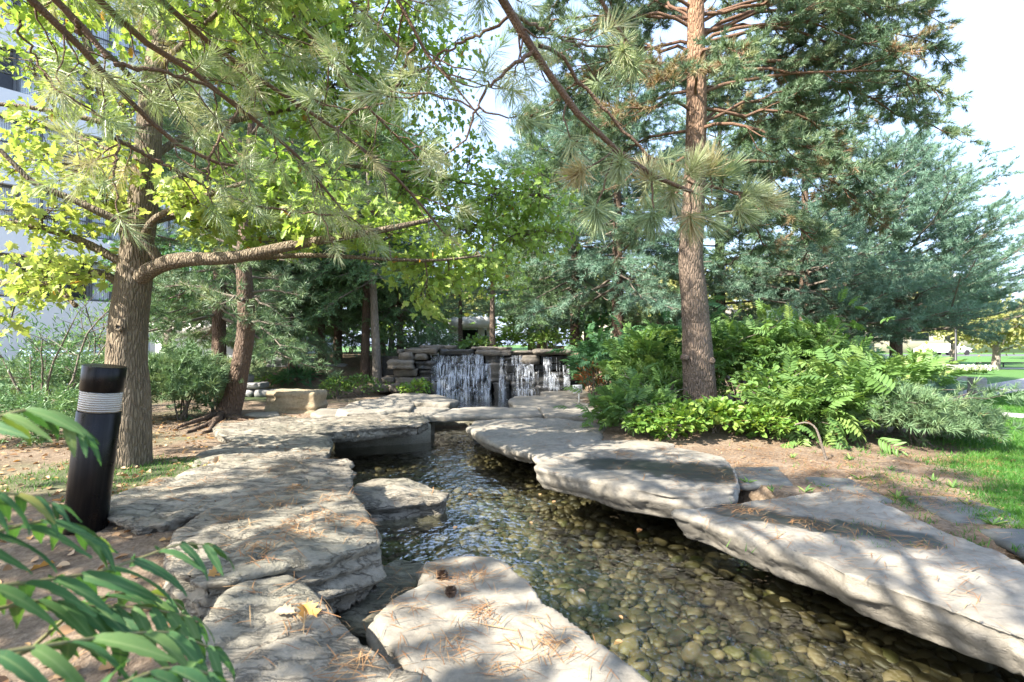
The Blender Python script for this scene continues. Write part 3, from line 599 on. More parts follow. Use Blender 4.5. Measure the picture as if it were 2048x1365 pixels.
# box boulder by the leaning pine
slab('boulder', 'square tan boulder with a grey flat top standing right of the leaning pine', 'boulder',
  [(536,813),(600,811),(628,814),(634,826),(580,831),(530,829)], 0.40, 0.46, 0.03, 'tan_stone', None, inset=-0.05, seed=30, smooth=4, amp=(0.07,0.02,0.03)) if False else None
c = G(580,828,0); P = np.array([(-.52,-.24),(.44,-.22),(.5,.30),(-.44,.34)]) + c[:2] + np.array([0.02,0.25])
me, org = slab_mesh(np.c_[P, P[:,0]*0], 0.42, 0.5, 0.03, inset=-0.03, seed=31, smooth=3, amp=(0.03,0.012,0.012), tilt=(-0.04,0)); me.materials.append(M['tan_stone'])
o = bpy.data.objects.new('boulder', me); COL.objects.link(o); o.location = org; tag(o, 'square tan boulder with a grey flat top standing right of the leaning pine', 'boulder')

# ------------------------------------------------------------------ waterfall wall
def make_fall():
    Y0 = 13.75; s_ = Y0/FPX
    root = thing('waterfall_wall', 'low stepped wall of stacked stones with water falling over it into the upper pool', 'waterfall', (-0.9, Y0, -0.45))
    ST = [  # x0, x1, top, bottom (pixels), how far the face stands proud, depth, wet
     (809,879,697,707,.30,.9,0),(837,912,691,700,.05,.8,0),(879,953,699,711,.20,.9,.5),(941,1026,694,702,.08,.8,0),(952,1027,701,711,.22,.9,.4),(1026,1067,701,710,.25,.9,0),(1065,1141,700,710,.30,.9,0),(795,810,699,710,.25,.6,0),
     (802,832,706,721,.38,.7,0),(831,860,707,721,.33,.7,0),(858,900,710,727,.0,.5,1),(899,935,710,727,.02,.5,1),(934,968,710,727,.0,.5,1),(967,1004,710,727,.10,.6,.8),(1003,1041,710,727,.10,.6,.8),(1040,1079,710,728,.28,.7,.2),(1078,1139,710,728,-.02,.5,1),
     (783,834,720,737,.48,.9,.1),(833,878,721,739,.34,.7,.8),(877,925,727,751,.05,.5,1),(924,972,727,751,.06,.5,1),(974,1006,727,764,.20,.6,.3),(1006,1033,727,745,.10,.5,.9),(1033,1065,727,764,.12,.5,.9),(1065,1141,727,742,.0,.5,1),
     (792,840,736,753,.30,.6,0),(839,878,738,763,.22,.6,.9),(877,925,750,773,.18,.6,1),(924,972,750,773,.2,.6,1),(1006,1034,744,764,.15,.5,1),(1065,1101,741,770,.10,.5,1),(1100,1142,741,770,.08,.5,1),
     (771,799,752,764,.45,.7,0),(797,866,753,768,.52,.9,0),(788,880,765,783,.70,1.0,0),(759,790,766,781,.55,.8,0),
     (872,915,772,799,.34,.7,1),(914,950,772,799,.30,.7,1),(949,985,763,799,.34,.7,.8),(984,1020,763,799,.36,.7,.7),(1019,1070,763,799,.30,.7,1),(1069,1142,769,799,.26,.7,1)]
    for k, (x0, x1, yt, yb, fr, dp, wt) in enumerate(ST):
        curve = 0.0016*((x0+x1)/2-960)**2*s_*0.25
        yf = Y0 - fr - curve; a = (x0-1024)*s_; b = (x1-1024)*s_; zt = CAM_Z-(yt-HORY)*s_; zb = CAM_Z-(yb-HORY)*s_
        rg = R(100+k); j = lambda: rg.uniform(-.03,.03)
        P = np.array([(a+.02, yf+.05+j(), 0), (a+.25*(b-a), yf+j(), 0), (a+.7*(b-a), yf+j(), 0), (b-.01, yf+.04+j(), 0), (b-.005, yf+dp, 0), (a+.005, yf+dp, 0)])
        me, org = slab_mesh(P, zt, zt-zb-.004, 0.045, inset=0.01, seed=40+k, smooth=1, amp=(.05,.015,.03)); me.materials.append(M['wet_stone' if wt > .45 else 'fall_stone'])
        o = bpy.data.objects.new('stone', me); COL.objects.link(o); o.parent = root; o.location = Vector(org)-root.location
    g = Geo(); g.box((-0.9, Y0+.75, 0.26), 5.4, 0.6, 1.44); obj('wall_core', g, M['wet_stone'], root)
    # falling strands: (x0, x1, count) follow the steps down
    rg = R(77); g = Geo()
    groups = [(866,880,18,708),(880,925,46,712),(925,960,34,709),(944,968,30,707),(965,982,14,728),(1000,1008,10,709),(1010,1020,5,712),(1033,1064,30,728),(1022,1046,8,712),(1068,1076,4,728),(1086,1100,12,716),(1096,1112,10,745),(1110,1116,3,712),(1120,1136,6,730)]
    for x0, x1, n, yt in groups:
        for i in range(int(n*.9)):
            x = rg.uniform(x0, x1); y = yt + rg.uniform(0, 10); end = min(799, y + rg.uniform(18, 95) if rg.random() < .6 else 799)
            K = 9; ys = np.linspace(y, end, K); t = np.linspace(0, 1, K)
            fr = np.interp(ys, [706,727,745,770,799], [.16,.22,.36,.48,.62]) + rg.uniform(-.03,.05)
            curve = 0.0016*(x-960)**2*s_*0.25
            px = x + (rg.normal(0, 1.2) + (rg.uniform(0,9) if x < 900 else rg.normal(0,1.5)))*t + np.cumsum(rg.normal(0, .4, K))
            P = np.stack([(px-1024)*s_, Y0-fr-curve, CAM_Z-(ys-HORY)*s_], 1)
            g.tube(P, rg.uniform(.002,.0055)*(0.6+0.7*t)*np.clip(rg.normal(1,.35,K),.3,1.8), 4, rg.random(), False)
    for x0, x1, yt, ye in ((864,884,708,799),(880,904,712,799),(902,926,712,799),(925,946,710,799),(944,968,708,780),(968,982,727,799),(1000,1009,710,799),(1033,1052,728,799),(1048,1066,728,799),(1086,1101,714,772),(1098,1113,744,775),(1122,1135,730,770),(1024,1046,711,730)):
        K = 14; ys = np.linspace(yt, ye, K); t = np.linspace(0,1,K); xc = np.stack([x0+(t*rg.uniform(-3,2) if x0 > 870 else t*6), x0+(x1-x0)*.5+0*t, x1+t*rg.uniform(-2,5)], 1)
        fr = np.interp(ys, [706,727,731,750,754,772,776,799], [.14,.2,.30,.32,.46,.5,.62,.66])
        V = np.stack([np.stack([(xc[:,j]-1024)*s_, Y0-fr-0.0004*(xc[:,j]-960)**2*s_-.03*(j==1)+rg.normal(0,.012,K), CAM_Z-(ys-HORY)*s_],1) for j in range(3)],1).reshape(-1,3)
        g.poly(V, [(3*k+j, 3*k+j+1, 3*k+j+4, 3*k+j+3) for k in range(K-1) for j in (0,1)])
    for i in range(300):                                         # splash beads and foam where it lands
        x = rg.choice([rg.uniform(868,985), rg.uniform(1000,1016), rg.uniform(1034,1066), rg.uniform(1085,1120)]); lv = rg.choice([727,752,774,797,799])
        c = np.array([(x-1024)*s_, Y0-np.interp(lv,[706,727,752,774,799],[.2,.26,.44,.56,.72])-0.0004*(x-960)**2*s_-rg.uniform(0,.12), CAM_Z-(lv-HORY)*s_+abs(rg.normal(0,.03))])
        w_ = rg.uniform(.006,.016); g.box(c, w_*2.2, w_, w_*.6, rg.uniform(0,3), 0.5)
    o = obj('falling_water', g, M['fall'], root); o['kind'] = 'stuff'
make_fall()
# retaining walls at the left rear
def stone_rows(name, label, cat, rows, d, m, seed, dp=0.5):
    s_ = d/FPX; x0 = min(r_[0] for r_ in rows); x1 = max(r_[1] for r_ in rows); yb = max(r_[3] for r_ in rows)
    root = thing(name, label, cat, ((x0+x1)/2*s_-d, d, CAM_Z-(yb-HORY)*s_))
    for k, (a, b, yt, yb_) in enumerate(rows):
        P = np.array([(a, 0),(b, 0),(b, dp/s_),(a, dp/s_)], float); P = np.c_[(P[:,0]-1024)*s_, d + P[:,1]*s_ + R(seed+k).uniform(-.05,.05), P[:,0]*0]
        zt, zb = CAM_Z-(yt-HORY)*s_, CAM_Z-(yb_-HORY)*s_
        me, org = slab_mesh(P, zt, zt-zb-.006, 0.05, inset=0.02, seed=seed+k, smooth=3, amp=(.04,.01,.01)); me.materials.append(M[m])
        o = bpy.data.objects.new('stone', me); COL.objects.link(o); o.parent = root; o.location = Vector(org)-root.location
stone_rows('block_wall', 'low wall of squared grey blocks behind the leaning pine', 'block wall', [(445,490,752,768),(488,523,766,779),(440,487,767,780),(470,505,780,797),(505,560,780,797),(430,470,780,797)], 12.6, 'grey_block', 300)
stone_rows('slab_wall', 'stacked long grey slabs holding the bank left of the waterfall under the spruces', 'slab wall', [(528,640,713,728),(530,690,728,740),(526,700,740,754),(536,720,754,764)], 15.2, 'grey_block', 320, 0.9)
# ------------------------------------------------------------------ plant templates (local +Y is the way they grow, +Z the upper side)
def needle_tpl(n, length, width, ang=(25,75), stem=0.5, seed=0, curve=0.12, segs=1, flat_=1.0):
    """a brush of n needles along a short stem of length stem*length"""
    rg = R(seed); V = []; F = []
    for i in range(n):
        s_ = rg.random(); base = np.array([0, s_*stem*length, 0]); a = math.radians(ang[1] + (ang[0]-ang[1])*s_**1.2 + rg.normal(0, 8)); ph = rg.uniform(0, 2*PI)
        d = np.array([math.sin(a)*math.cos(ph), math.cos(a), math.sin(a)*math.sin(ph)*flat_]); l = length*rg.uniform(.75, 1.08)
        sd = nrm(np.cross(d, rg.normal(size=3)))*width/2; k = len(V)
        if segs == 1:
            V += [base-sd, base+sd, base+d*l]; F.append((k, k+1, k+2))
        else:
            mid = base + d*l*0.55; tip = base + d*l + np.array([0, curve*l, 0]) - np.array([0,0,0.05*l])
            V += [base-sd*.7, base+sd*.7, mid+sd, mid-sd, tip]; F += [(k, k+1, k+2, k+3), (k+3, k+2, k+4)]
    return np.array(V), np.array([i for f in F for i in f]), np.array([len(f) for f in F])
def outline_leaf(pts, fold=0.34, droop=0.28):
    """pts: right half outline (x>=0) from base to tip; two halves folded along the midrib"""
    p = np.array(pts, float); V = np.c_[p[:,0], p[:,1], fold*np.abs(p[:,0]) - droop*p[:,1]**2]; m = len(p)
    W = V.copy()[1:-1]; W[:,0] *= -1; VV = np.r_[V, W]; right = list(range(m)); left = [0] + list(range(m, m+m-2)) + [m-1]
    return VV, np.array(right + left[::-1]), np.array([m, m])
MAPLE = outline_leaf([(0,0),(.14,-.06),(.40,-.04),(.30,.12),(.56,.24),(.44,.36),(.60,.56),(.36,.50),(.30,.56),(.17,.44),(.22,.74),(.12,.72),(0,1.0)])
OAKLEAF = outline_leaf([(0,0),(.10,.12),(.24,.18),(.14,.28),(.34,.42),(.2,.5),(.36,.68),(.2,.72),(.22,.86),(0,1.0)])
ROUND = outline_leaf([(0,0),(.22,.12),(.36,.36),(.34,.6),(.18,.86),(0,1.0)])
LANCE = outline_leaf([(0,0),(.07,.2),(.10,.45),(.07,.72),(0,1.0)], 0.3, 0.25)
def frond_tpl(pairs=8, length=1.0, seed=0, lw=0.30, droop=0.22):
    """pinnate leaf: leaflets in pairs along an arching rachis"""
    rg = R(seed); V, L, T = [], [], []; n = 0
    def put(v, l, t):
        nonlocal n; V.append(v); L.append(np.asarray(l)+n); T.append(t); n += len(v)
    at = lambda s_: np.array([0, s_*length, 0.12*length*math.sin(s_*PI*0.9) - droop*length*s_**2])
    P = np.array([at(s_) for s_ in np.linspace(0, 1, 5)]); g = tubes(P[None], np.linspace(.008,.003,5)[None]*length, 3); put(*g)
    for k in range(pairs+1):
        s_ = 0.18 + 0.8*k/pairs; ll = lw*length*(0.6+0.7*math.sin(PI*min(1,s_*0.95)))*rg.uniform(.9,1.1)
        for sd in ((-1,1) if k < pairs else (0,)):
            d = nrm(np.array([sd*0.9, 0.55 if sd else 1, -0.28+rg.normal(0,.12)])); m = frames(d[None], np.array([rg.normal(0,.25)]))[0]
            v = (LANCE[0]*np.array([1.6,1,1])*ll) @ m.T + at(s_); put(v, LANCE[1], LANCE[2])
    return np.concatenate(V), np.concatenate(L), np.concatenate(T)
FRONDS = [frond_tpl(7, 1.0, s_) for s_ in range(3)]
def rand_dirs(rg, n): return nrm(rg.normal(size=(n,3)))
def scaled(fr, s_): return fr*np.asarray(s_)[:,None,None]
def curve_pts(rg, a, b, K=8, sag=0.0, wob=0.04):
    """a wavy line from a to b"""
    a, b = np.asarray(a, float), np.asarray(b, float); t = np.linspace(0,1,K)[:,None]; L = np.linalg.norm(b-a)
    n = np.cumsum(rg.normal(0, wob*L/K**0.5, (K,3)), 0); n -= n[0] + (n[-1]-n[0])*t
    return a + (b-a)*t + n - np.array([0,0,1.0])*sag*L*4*t*(1-t)
def resample(P, K):
    P = np.asarray(P, float); s_ = np.r_[0, np.cumsum(np.linalg.norm(np.diff(P, axis=0), axis=1))]; t = np.linspace(0, s_[-1], K)
    return np.stack([np.interp(t, s_, P[:,i]) for i in range(3)], 1)
def smooth_line(P, K):
    P = resample(P, K)
    for _ in range(2): P[1:-1] = 0.25*P[:-2]+0.5*P[1:-1]+0.25*P[2:]
    return P
def at_t(P, t):
    """points and tangents of polyline P (K,3) at fractions t"""
    K = len(P); f = np.clip(np.asarray(t)*(K-1), 0, K-1.001); i = f.astype(int); u = (f-i)[:,None]
    return P[i]*(1-u)+P[i+1]*u, nrm(P[i+1]-P[i])
def bark_trunk(P, r, sides, seed, ridge=0.05, flare=0.35, K=60):
    """trunk with a flared foot and ridged bark relief"""
    P = np.asarray(P, float); s_ = np.r_[0, np.cumsum(np.linalg.norm(np.diff(P, axis=0), axis=1))]
    r = np.interp(np.linspace(0,1,K), s_/s_[-1] if len(r) == len(P) else np.linspace(0,1,len(r)), r); P = smooth_line(P, K)
    V, L, T = tubes(P[None], r[None], sides); VV = V.reshape(K, sides, 3); c = P[:,None,:]; h = (P[:,2]-P[0,2])[:,None]
    th = np.arange(sides)/sides*2*PI
    rg = R(seed); lob = sum(rg.uniform(.3,1)*np.cos(k*th+rg.uniform(0,6)) for k in (2,3,5))/2.2
    q = np.stack([np.cos(th)[None,:]*3.2+0*h, np.sin(th)[None,:]*3.2+0*h, np.broadcast_to(h*1.6, (K,sides))], 2).reshape(-1,3)+seed
    f = 1 + ridge*fbm(q*2.6, 3).reshape(K,sides) + 0.06*fbm(q*0.5,2).reshape(K,sides) + flare*np.exp(-h/0.22)*(0.5+0.45*lob[None,:])
    VV = c + (VV-c)*f[:,:,None]; g = Geo(); g.add(VV.reshape(-1,3), L, T); return g, P
# ------------------------------------------------------------------ conifers
def conifer(kind, seed, H, spread, crown0, nb, r0, tpls, dens=1.0, droop=0.0, up=0.15, lean=(0,0), top=1.0, shape=1.0, tuft=0.2):
    """returns trunk, limbs and foliage geometry in local coordinates, foot at the origin"""
    rg = R(seed); K = 12; t = np.linspace(0,1,K)
    TP = np.stack([lean[0]*t + 0.05*H*0.15*np.cumsum(rg.normal(0,1,K))/K, lean[1]*t + 0.05*H*0.15*np.cumsum(rg.normal(0,1,K))/K, H*t], 1)
    tr, TPs = bark_trunk(TP, [r0, r0*.86, r0*.7, r0*.5, r0*.3, r0*.06], 12, seed, 0.05, 0.3, 40)
    lb, fo = Geo(), Geo(); hs = crown0 + (1-crown0)*np.sort(rg.random(nb))**0.9; BP = []; BL = []
    ga = rg.uniform(0, 6)
    for i, h in enumerate(hs):
        u = (h-crown0)/(1-crown0); L = spread*((1-u)**0.75*shape + (1-shape)*math.sqrt(max(0,1-(2*u-0.7)**2)/1.0 if abs(2*u-.7) < 1 else 0.05) + 0.07)*rg.uniform(.65,1.15); ga += 2.4+rg.normal(0,.3)
        el = up + 0.5*u - droop*(1-u); d = np.array([math.cos(ga), math.sin(ga), math.tan(el)])
        p0 = at_t(TPs, [h])[0][0]; s_ = np.linspace(0,1,6)[:,None]; wob = np.cumsum(rg.normal(0,.035*L,(6,3)),0)*s_
        P = p0 + d*L*s_ + np.array([0,0,1.0])*L*(-0.22*droop*s_**2 + 0.10*s_**3) + wob; BP.append(P); BL.append(L)
    BP = np.array(BP); BL = np.array(BL); rb = np.clip(0.012*BL+0.006, .01, .07)
    lb.tubes(BP, rb[:,None]*np.linspace(1,.25,6)[None], 5)
    # twigs
    tp, td, tl = [], [], []
    for P, L in zip(BP, BL):
        n = max(3, int(L*8.5*dens)); f = np.sort(rg.uniform(.22,1,n)); p, d = at_t(P, f); sd = nrm(np.cross(d, [0,0,1.0])); sg = np.where(np.arange(n)%2, 1, -1)*rg.uniform(.4,1.1,n)
        tp.append(p); td.append(nrm(d*rg.uniform(.5,1,n)[:,None] + sd*sg[:,None] + np.array([0,0,1.0])*(rg.normal(0.05,.22,n)-droop*.35)[:,None])); tl.append(L*(0.42-0.26*f)*rg.uniform(.7,1.2,n)+tuft*0.6)
    tp, td, tl = np.concatenate(tp), np.concatenate(td), np.concatenate(tl); s_ = np.linspace(0,1,3)[None,:,None]
    TW = tp[:,None,:] + td[:,None,:]*tl[:,None,None]*s_ + np.array([0,0,-0.1*droop])[None,None,:]*tl[:,None,None]*s_**2
    lb.tubes(TW, np.full((len(TW),3), .006)*np.array([[1.2,.9,.5]]), 3)
    # tufts on the twigs and the branch ends
    pos, dr = [], []
    for k in range(7):
        keep = (tl > tuft*.55*k) & (rg.random(len(tp)) < .92); f = np.clip(1-tuft*.55*k/tl+rg.normal(0,.03,len(tp)), .02, 1)
        pos.append((tp + td*(tl*f)[:,None])[keep]); dr.append(nrm(td + rg.normal(0,.38,td.shape) + np.array([0,0,.2-.35*droop]))[keep])
    pos, dr = np.concatenate(pos), np.concatenate(dr); N = len(pos); sel = rg.integers(0, len(tpls), N); sc = rg.uniform(.75,1.25,N)
    clump = 0.5+0.5*fbm(pos*1.3+seed, 3); va = np.clip(0.15+0.6*rg.random(N)*0.6+0.35*clump, 0, 1)
    for q in range(len(tpls)):
        m = sel == q; fo.inst(tpls[q], pos[m], scaled(frames(dr[m], rg.uniform(0,6,m.sum())), sc[m]), va[m])
    return tr, lb, fo
def far_tpl(n, l, w_, ang, stem, seeds=3, flat_=1.0): return [needle_tpl(n, l, w_, ang, stem, s_, flat_=flat_) for s_ in range(seeds)]
TP_PINE = far_tpl(24, .125, .0135, (10,88), .75); TP_SPR = far_tpl(19, .085, .018, (35,80), 2.4, flat_=.6); TP_SCOTS = far_tpl(28, .088, .0095, (15,85), 1.0)
PROTO = {}
def conifer_thing(key, name, label, base, s_=1.0, rz=0.0, tilt=(0,0), bark='pine_bark', needle='needle_dark', limb='grey_twig', group=None, **kw):
    root = thing(name, label, 'tree', base, group); root.rotation_euler = (tilt[0], tilt[1], rz); root.scale = (s_, s_, s_)
    if key not in PROTO:
        ms = []
        for nm, g in zip(('trunk','limbs','foliage'), conifer(**kw)):
            V, L, T, A = g.data(); ms.append(raw_mesh(nm, V, L, T, A))
        PROTO[key] = ms
    for nm, me, mm in zip(('trunk','branch_work','crown'), PROTO[key], (bark, limb, needle)):
        o = bpy.data.objects.new(nm, me); COL.objects.link(o); o.parent = root
        if not me.materials: me.materials.append(M[mm])
        if o.data.materials[0] != M[mm]: o.material_slots[0].link = 'OBJECT'; o.material_slots[0].material = M[mm]
        if nm != 'trunk': o['kind'] = 'stuff'
    return root
def B(px, d, z=None):
    x = (px-1024)/FPX*d; zz = hgt(np.array([x]), np.array([d]))[0] if z is None else z
    return np.array([x, d, zz-0.05])
pineA = dict(kind='pine', seed=1, H=9.5, spread=3.3, crown0=.12, nb=96, r0=.2, tpls=TP_PINE, dens=1.1, droop=.10, up=.1, shape=.85, tuft=.2)
pineB = dict(kind='pine', seed=2, H=8.0, spread=2.5, crown0=.22, nb=80, r0=.16, tpls=TP_PINE, dens=1.0, droop=.35, up=.05, shape=.7, tuft=.2)
spruA = dict(kind='spruce', seed=3, H=8.0, spread=1.9, crown0=.13, nb=120, r0=.13, tpls=TP_SPR, dens=1.25, droop=.55, up=.05, shape=.95, tuft=.2)
spruB = dict(kind='spruce', seed=4, H=7.0, spread=2.2, crown0=.2, nb=105, r0=.12, tpls=TP_SPR, dens=1.2, droop=.5, up=.1, shape=.9, tuft=.2)
CG = 'conifers behind the stream'
C = [
 ('bluepine','blue_pine','broad blue green pine standing at the edge of the lawn by the brick path', B(1792,15.5), .93, .4, (0,0), 'pine_bark','needle_blue','grey_twig', dict(pineA, seed=11, H=8.0, spread=4.0, crown0=.2, nb=120, shape=1.0, up=.22)),
 ('pineA','pine_tree','dark bushy pine between the reddish trunk and the broad blue green pine', B(1610,15.0), .95, 1.7, (0,0), 'pine_bark','needle_blue','grey_twig', pineA),
 ('pineA','pine_tree','tall dark pine directly behind the reddish trunk over the sumac thicket', B(1440,17.5), 1.12, 3.1, (0,0), 'pine_bark','needle_dark','grey_twig', pineA),
 ('pineB','pine_tree','soft drooping pine standing just right of the waterfall', B(1235,15.5), 1.22, .6, (0,0), 'pine_bark','needle_blue','grey_twig', pineB),
 ('pineB','pine_tree','pine with yellowing inner needles behind the right end of the waterfall', B(1150,17.6), 1.12, 2.6, (0,0), 'pine_bark','needle_dark','grey_twig', pineB),
 ('thinpine','pine_tree','thin bare stemmed pine rising from behind the waterfall caps', B(985,15.2), 1.0, 0, (0,0), 'scots_bark','needle_dark','grey_twig', dict(pineB, seed=15, H=4.0, spread=1.1, crown0=.5, nb=26, r0=.10, dens=.8)),
 ('thinpine','pine_tree','slim pine with dark stem left of the white pavilion', B(921,18.5), .98, 2, (0,0), 'pine_bark','needle_dark','grey_twig', None),
 ('spruA','spruce_tree','spruce with light green sprays hanging over the left end of the waterfall', B(800,15.6), .82, .3, (0,0), 'pine_bark','needle_spruce','grey_twig', spruA),
 ('twin','spruce_tree','darker upright one of the twin trunked spruces left of the waterfall', B(730,14.4), 1.0, 1.0, (0,.02), 'pine_bark','needle_spruce','grey_twig', dict(spruA, seed=16, H=8.6, crown0=.34, spread=1.7, r0=.13, nb=60)),
 ('twin','spruce_tree','paler leaning one of the twin trunked spruces left of the waterfall', B(755,14.2), .97, 4.0, (0,.05), 'pale_bark','needle_spruce','grey_twig', None),
 ('spruB','spruce_tree','spruce with a slim dark stem just left of the twin trunks', B(676,15.8), 1.1, .8, (0,0), 'pine_bark','needle_spruce','grey_twig', spruB),
 ('spruB','spruce_tree','spruce with a bare grey lower stem beside the green hostas', B(643,15.3), .98, 2.9, (0,0), 'pine_bark','needle_spruce','grey_twig', None),
 ('spruA','spruce_tree','dark spruce in front of the stacked slab wall', B(586,14.9), 1.12, 2.2, (0,0), 'pine_bark','needle_dark','grey_twig', spruA),
 ('pineB','pine_tree','grey barked pine behind the leaning pine near the pale building', B(438,12.6), 1.12, 4.2, (0,0), 'pine_bark','needle_dark','grey_twig', pineB),
 ('pineA','pine_tree','large pine far behind the maple filling the gap before the apartment house', B(520,21), 1.15, 5.0, (0,0), 'pine_bark','needle_blue','grey_twig', pineA),
 ('pineA','pine_tree','large pine far behind the twin trunks, tallest of the back row', B(760,22), 1.2, .9, (0,0), 'pine_bark','needle_dark','grey_twig', pineA),
 ('pineA','pine_tree','tall far pine showing through the gap left of the reddish trunk', B(1085,23.5), 1.2, 2.2, (0,0), 'pine_bark','needle_blue','grey_twig', pineA),
 ('spruA','spruce_tree','small spruce at the far back right of the pavilion', B(1060,21), .7, 5.2, (0,0), 'pine_bark','needle_dark','grey_twig', spruA),
]
for key, nm, lab, base, s_, rz, tilt, bk, nd, lm, kw in C:
    conifer_thing(key, nm, lab, base, s_, rz, tilt, bk, nd, lm, CG, **(kw or {}))

# ------------------------------------------------------------------ the Scots pine on the right bank
def branch_set(rg, branches, r_of, tw_per_m, tw_len, tuft_sp, start=0.25, updir=0.05, spread=1.0):
    """twigs and tuft places for a list of branch polylines"""
    tp, td, tl = [], [], []
    for P in branches:
        L = np.linalg.norm(np.diff(P, axis=0), axis=1).sum(); n = max(4, int(L*tw_per_m)); f = np.sort(rg.uniform(start, 1, n)**0.85); f[-1] = 1.0
        p, d = at_t(P, f); sd = nrm(np.cross(d, [0,0,1.0])+1e-6); a = np.where(np.arange(n)%2, 1, -1)*rg.uniform(.3,1.2,n)*spread
        dd = nrm(d*rg.uniform(.5,1.1,n)[:,None] + sd*a[:,None] + np.array([0,0,1.0])*rg.normal(updir,.33,n)[:,None]); tp.append(p); td.append(dd)
        tl.append(tw_len*(1.15-0.65*f)*rg.uniform(.5,1.25,n))
    return np.concatenate(tp), np.concatenate(td), np.concatenate(tl)
def scots_pine():
    rg = R(21); base = np.array([*G(1400,832,0.13)[:2], 0.10]); d0 = base[1]
    root = thing('scots_pine', 'tall pine with reddish bark and spreading branches, rooted in the yellow green bushes', 'tree', base)
    pts = [D(1404,838,d0), D(1398,760,d0), D(1394,690,d0), D(1388,600,d0), D(1380,520,d0), D(1384,440,d0), D(1391,330,d0), D(1393,200,d0), D(1392,80,d0), D(1391,-60,d0), D(1394,-300,d0+.1), D(1390,-560,d0+.2)]
    w_ = np.array([66,62,58,50,46,44,42,38,34,30,20,6])/2/FPX*d0
    g, TP = bark_trunk(np.array(pts), w_, 28, 5, 0.06, 0.25, 130); obj('trunk', g, M['scots_bark'], root)
    for px, py, r_ in ((1372,716,.05),(1424,722,.06)):             # burl scars
        c = D(px,py,d0-.2); g = Geo(); g.tube(np.array([c+np.array([0,.10,0]), c, c+np.array([0,-.03,0])]), [r_*1.25, r_, r_*.55], 10); obj('burl', g, M['scots_bark'], root)
    spec = [ # start y on the trunk, end px, py, depth offset, sag
      (30,1760,60,-.3,-.05),(70,1905,130,.4,-.06),(85,1890,50,1.0,-.03),(190,1925,285,.2,-.08),(150,1915,200,-.8,-.05),(60,1700,95,1.6,0),(215,1760,420,.3,-.06),(260,1690,330,-1.2,-.03),(330,1800,470,.6,-.05),(360,1650,500,-.5,.0),
      (40,1070,120,.2,-.04),(20,1090,20,-.6,-.03),(150,1045,250,.5,-.04),(60,1060,60,1.0,-.03),(90,1090,240,.4,-.05),(180,1120,330,.8,0),(230,1190,250,-.9,-.03),(300,1150,440,.9,.02),(350,1230,520,.3,.05),(10,1550,-40,-.8,-.03),(120,1500,150,-1.9,-.02),(130,1420,130,2.2,0),(240,1560,280,2.0,0),(50,1250,60,2.0,0),(200,1330,160,-1.8,-.02),(-80,1650,-110,0,0),(-120,1150,-130,.3,0),(-60,1880,-20,.3,0),(310,1500,400,1.8,.03),(400,1560,520,1.2,.05),(-200,1700,-190,.4,0),(-200,1200,-220,.4,0),(30,1200,60,1.4,-.04),(110,1120,160,1.6,-.04),(170,1230,180,2.4,-.02),(60,1300,20,1.8,-.02),(260,1200,330,1.9,0),(200,1480,210,2.6,0),(20,1480,40,2.2,-.02),(140,1640,190,2.0,-.02),(250,1640,250,.8,-.03),(90,1820,180,.3,-.05),(50,1800,20,-.2,-.04),(170,1840,240,.8,-.05),(-20,1780,-30,.9,-.03),(160,1640,120,.9,-.03),(100,1800,110,-.9,-.04)]
    br = []
    zs = TP[:,2]
    for (y0, ex, ey, dd, sag) in spec:
        z0 = CAM_Z-(y0-HORY)/FPX*d0; a = np.array([np.interp(z0, zs, TP[:,i]) for i in range(3)]); b = D(ex, ey, d0+dd)
        P = curve_pts(rg, a, b, 10, -0.10+sag*0.6, 0.085); br.append(P); L = np.linalg.norm(b-a)
        g = Geo(); g.tube(P, np.linspace(.022+.010*L/3, .006, 10), 7, .5, True, .12, len(br)); obj('branch', g, M['scots_twig'], root)
    # second order
    sub = []; g = Geo()
    for P in br:
        L = np.linalg.norm(P[-1]-P[0])
        for f in np.sort(rg.uniform(.3,.92,int(3+L*1.7))):
            p, t = at_t(P, [f]); sd = nrm(np.cross(t[0],[0,0,1.0]))*rg.choice([-1,1]); d = nrm(t[0]*.8+sd*rg.uniform(.4,.9)+np.array([0,0,rg.normal(0,.25)])); l = (0.30+.30*L*(1-f))*rg.uniform(.7,1.25)
            q = curve_pts(rg, p[0], p[0]+d*l, 6, .05, .09); sub.append(q); g.tube(q, np.linspace(.012,.004,6), 4, .5, False)
    tp, td, tl = branch_set(rg, br+sub, None, 12, .36, .1, .24, .12)
    s_ = np.linspace(0,1,3)[None,:,None]; g.tubes(tp[:,None,:]+td[:,None,:]*tl[:,None,None]*s_, np.full((len(tp),3), .004), 3)
    o = obj('twig_work', g, M['scots_twig'], root); o['kind'] = 'stuff'
    # some stretches are bare or carry brown dead needles
    pos, dr = [], []
    for k in range(5):
        keep = rg.random(len(tp)) < (.97,.95,.9,.8,.6)[k]; pos.append((tp+td*(tl*(1-.2*k))[:,None])[keep]); dr.append(nrm(td+rg.normal(0,.3,td.shape)+[0,0,.15])[keep])
    pos, dr = np.concatenate(pos), np.concatenate(dr)
    dens = fbm(pos*0.9+2, 3); thin = sstep(4.0,3.2,pos[:,2])*sstep(4.6,5.4,pos[:,0]); keep = rg.random(len(pos)) < np.clip(1.0+1.1*dens-0.3*thin, .25, 1); pos, dr = pos[keep], dr[keep]; N = len(pos)
    va = np.clip(.1+.55*rg.random(N)+.35*fbm(pos*1.5,2), 0, .93); dead = (fbm(pos*1.1+31,2) > .36); va = np.where(dead & (rg.random(N) < .75), rg.uniform(.94,1,N), va)
    g = Geo(); sel = rg.integers(0,3,N); sc = rg.uniform(.8,1.3,N)
    for q in range(3): m = sel == q; g.inst(TP_SCOTS[q], pos[m], scaled(frames(dr[m], rg.uniform(0,6,m.sum())), sc[m]), va[m])
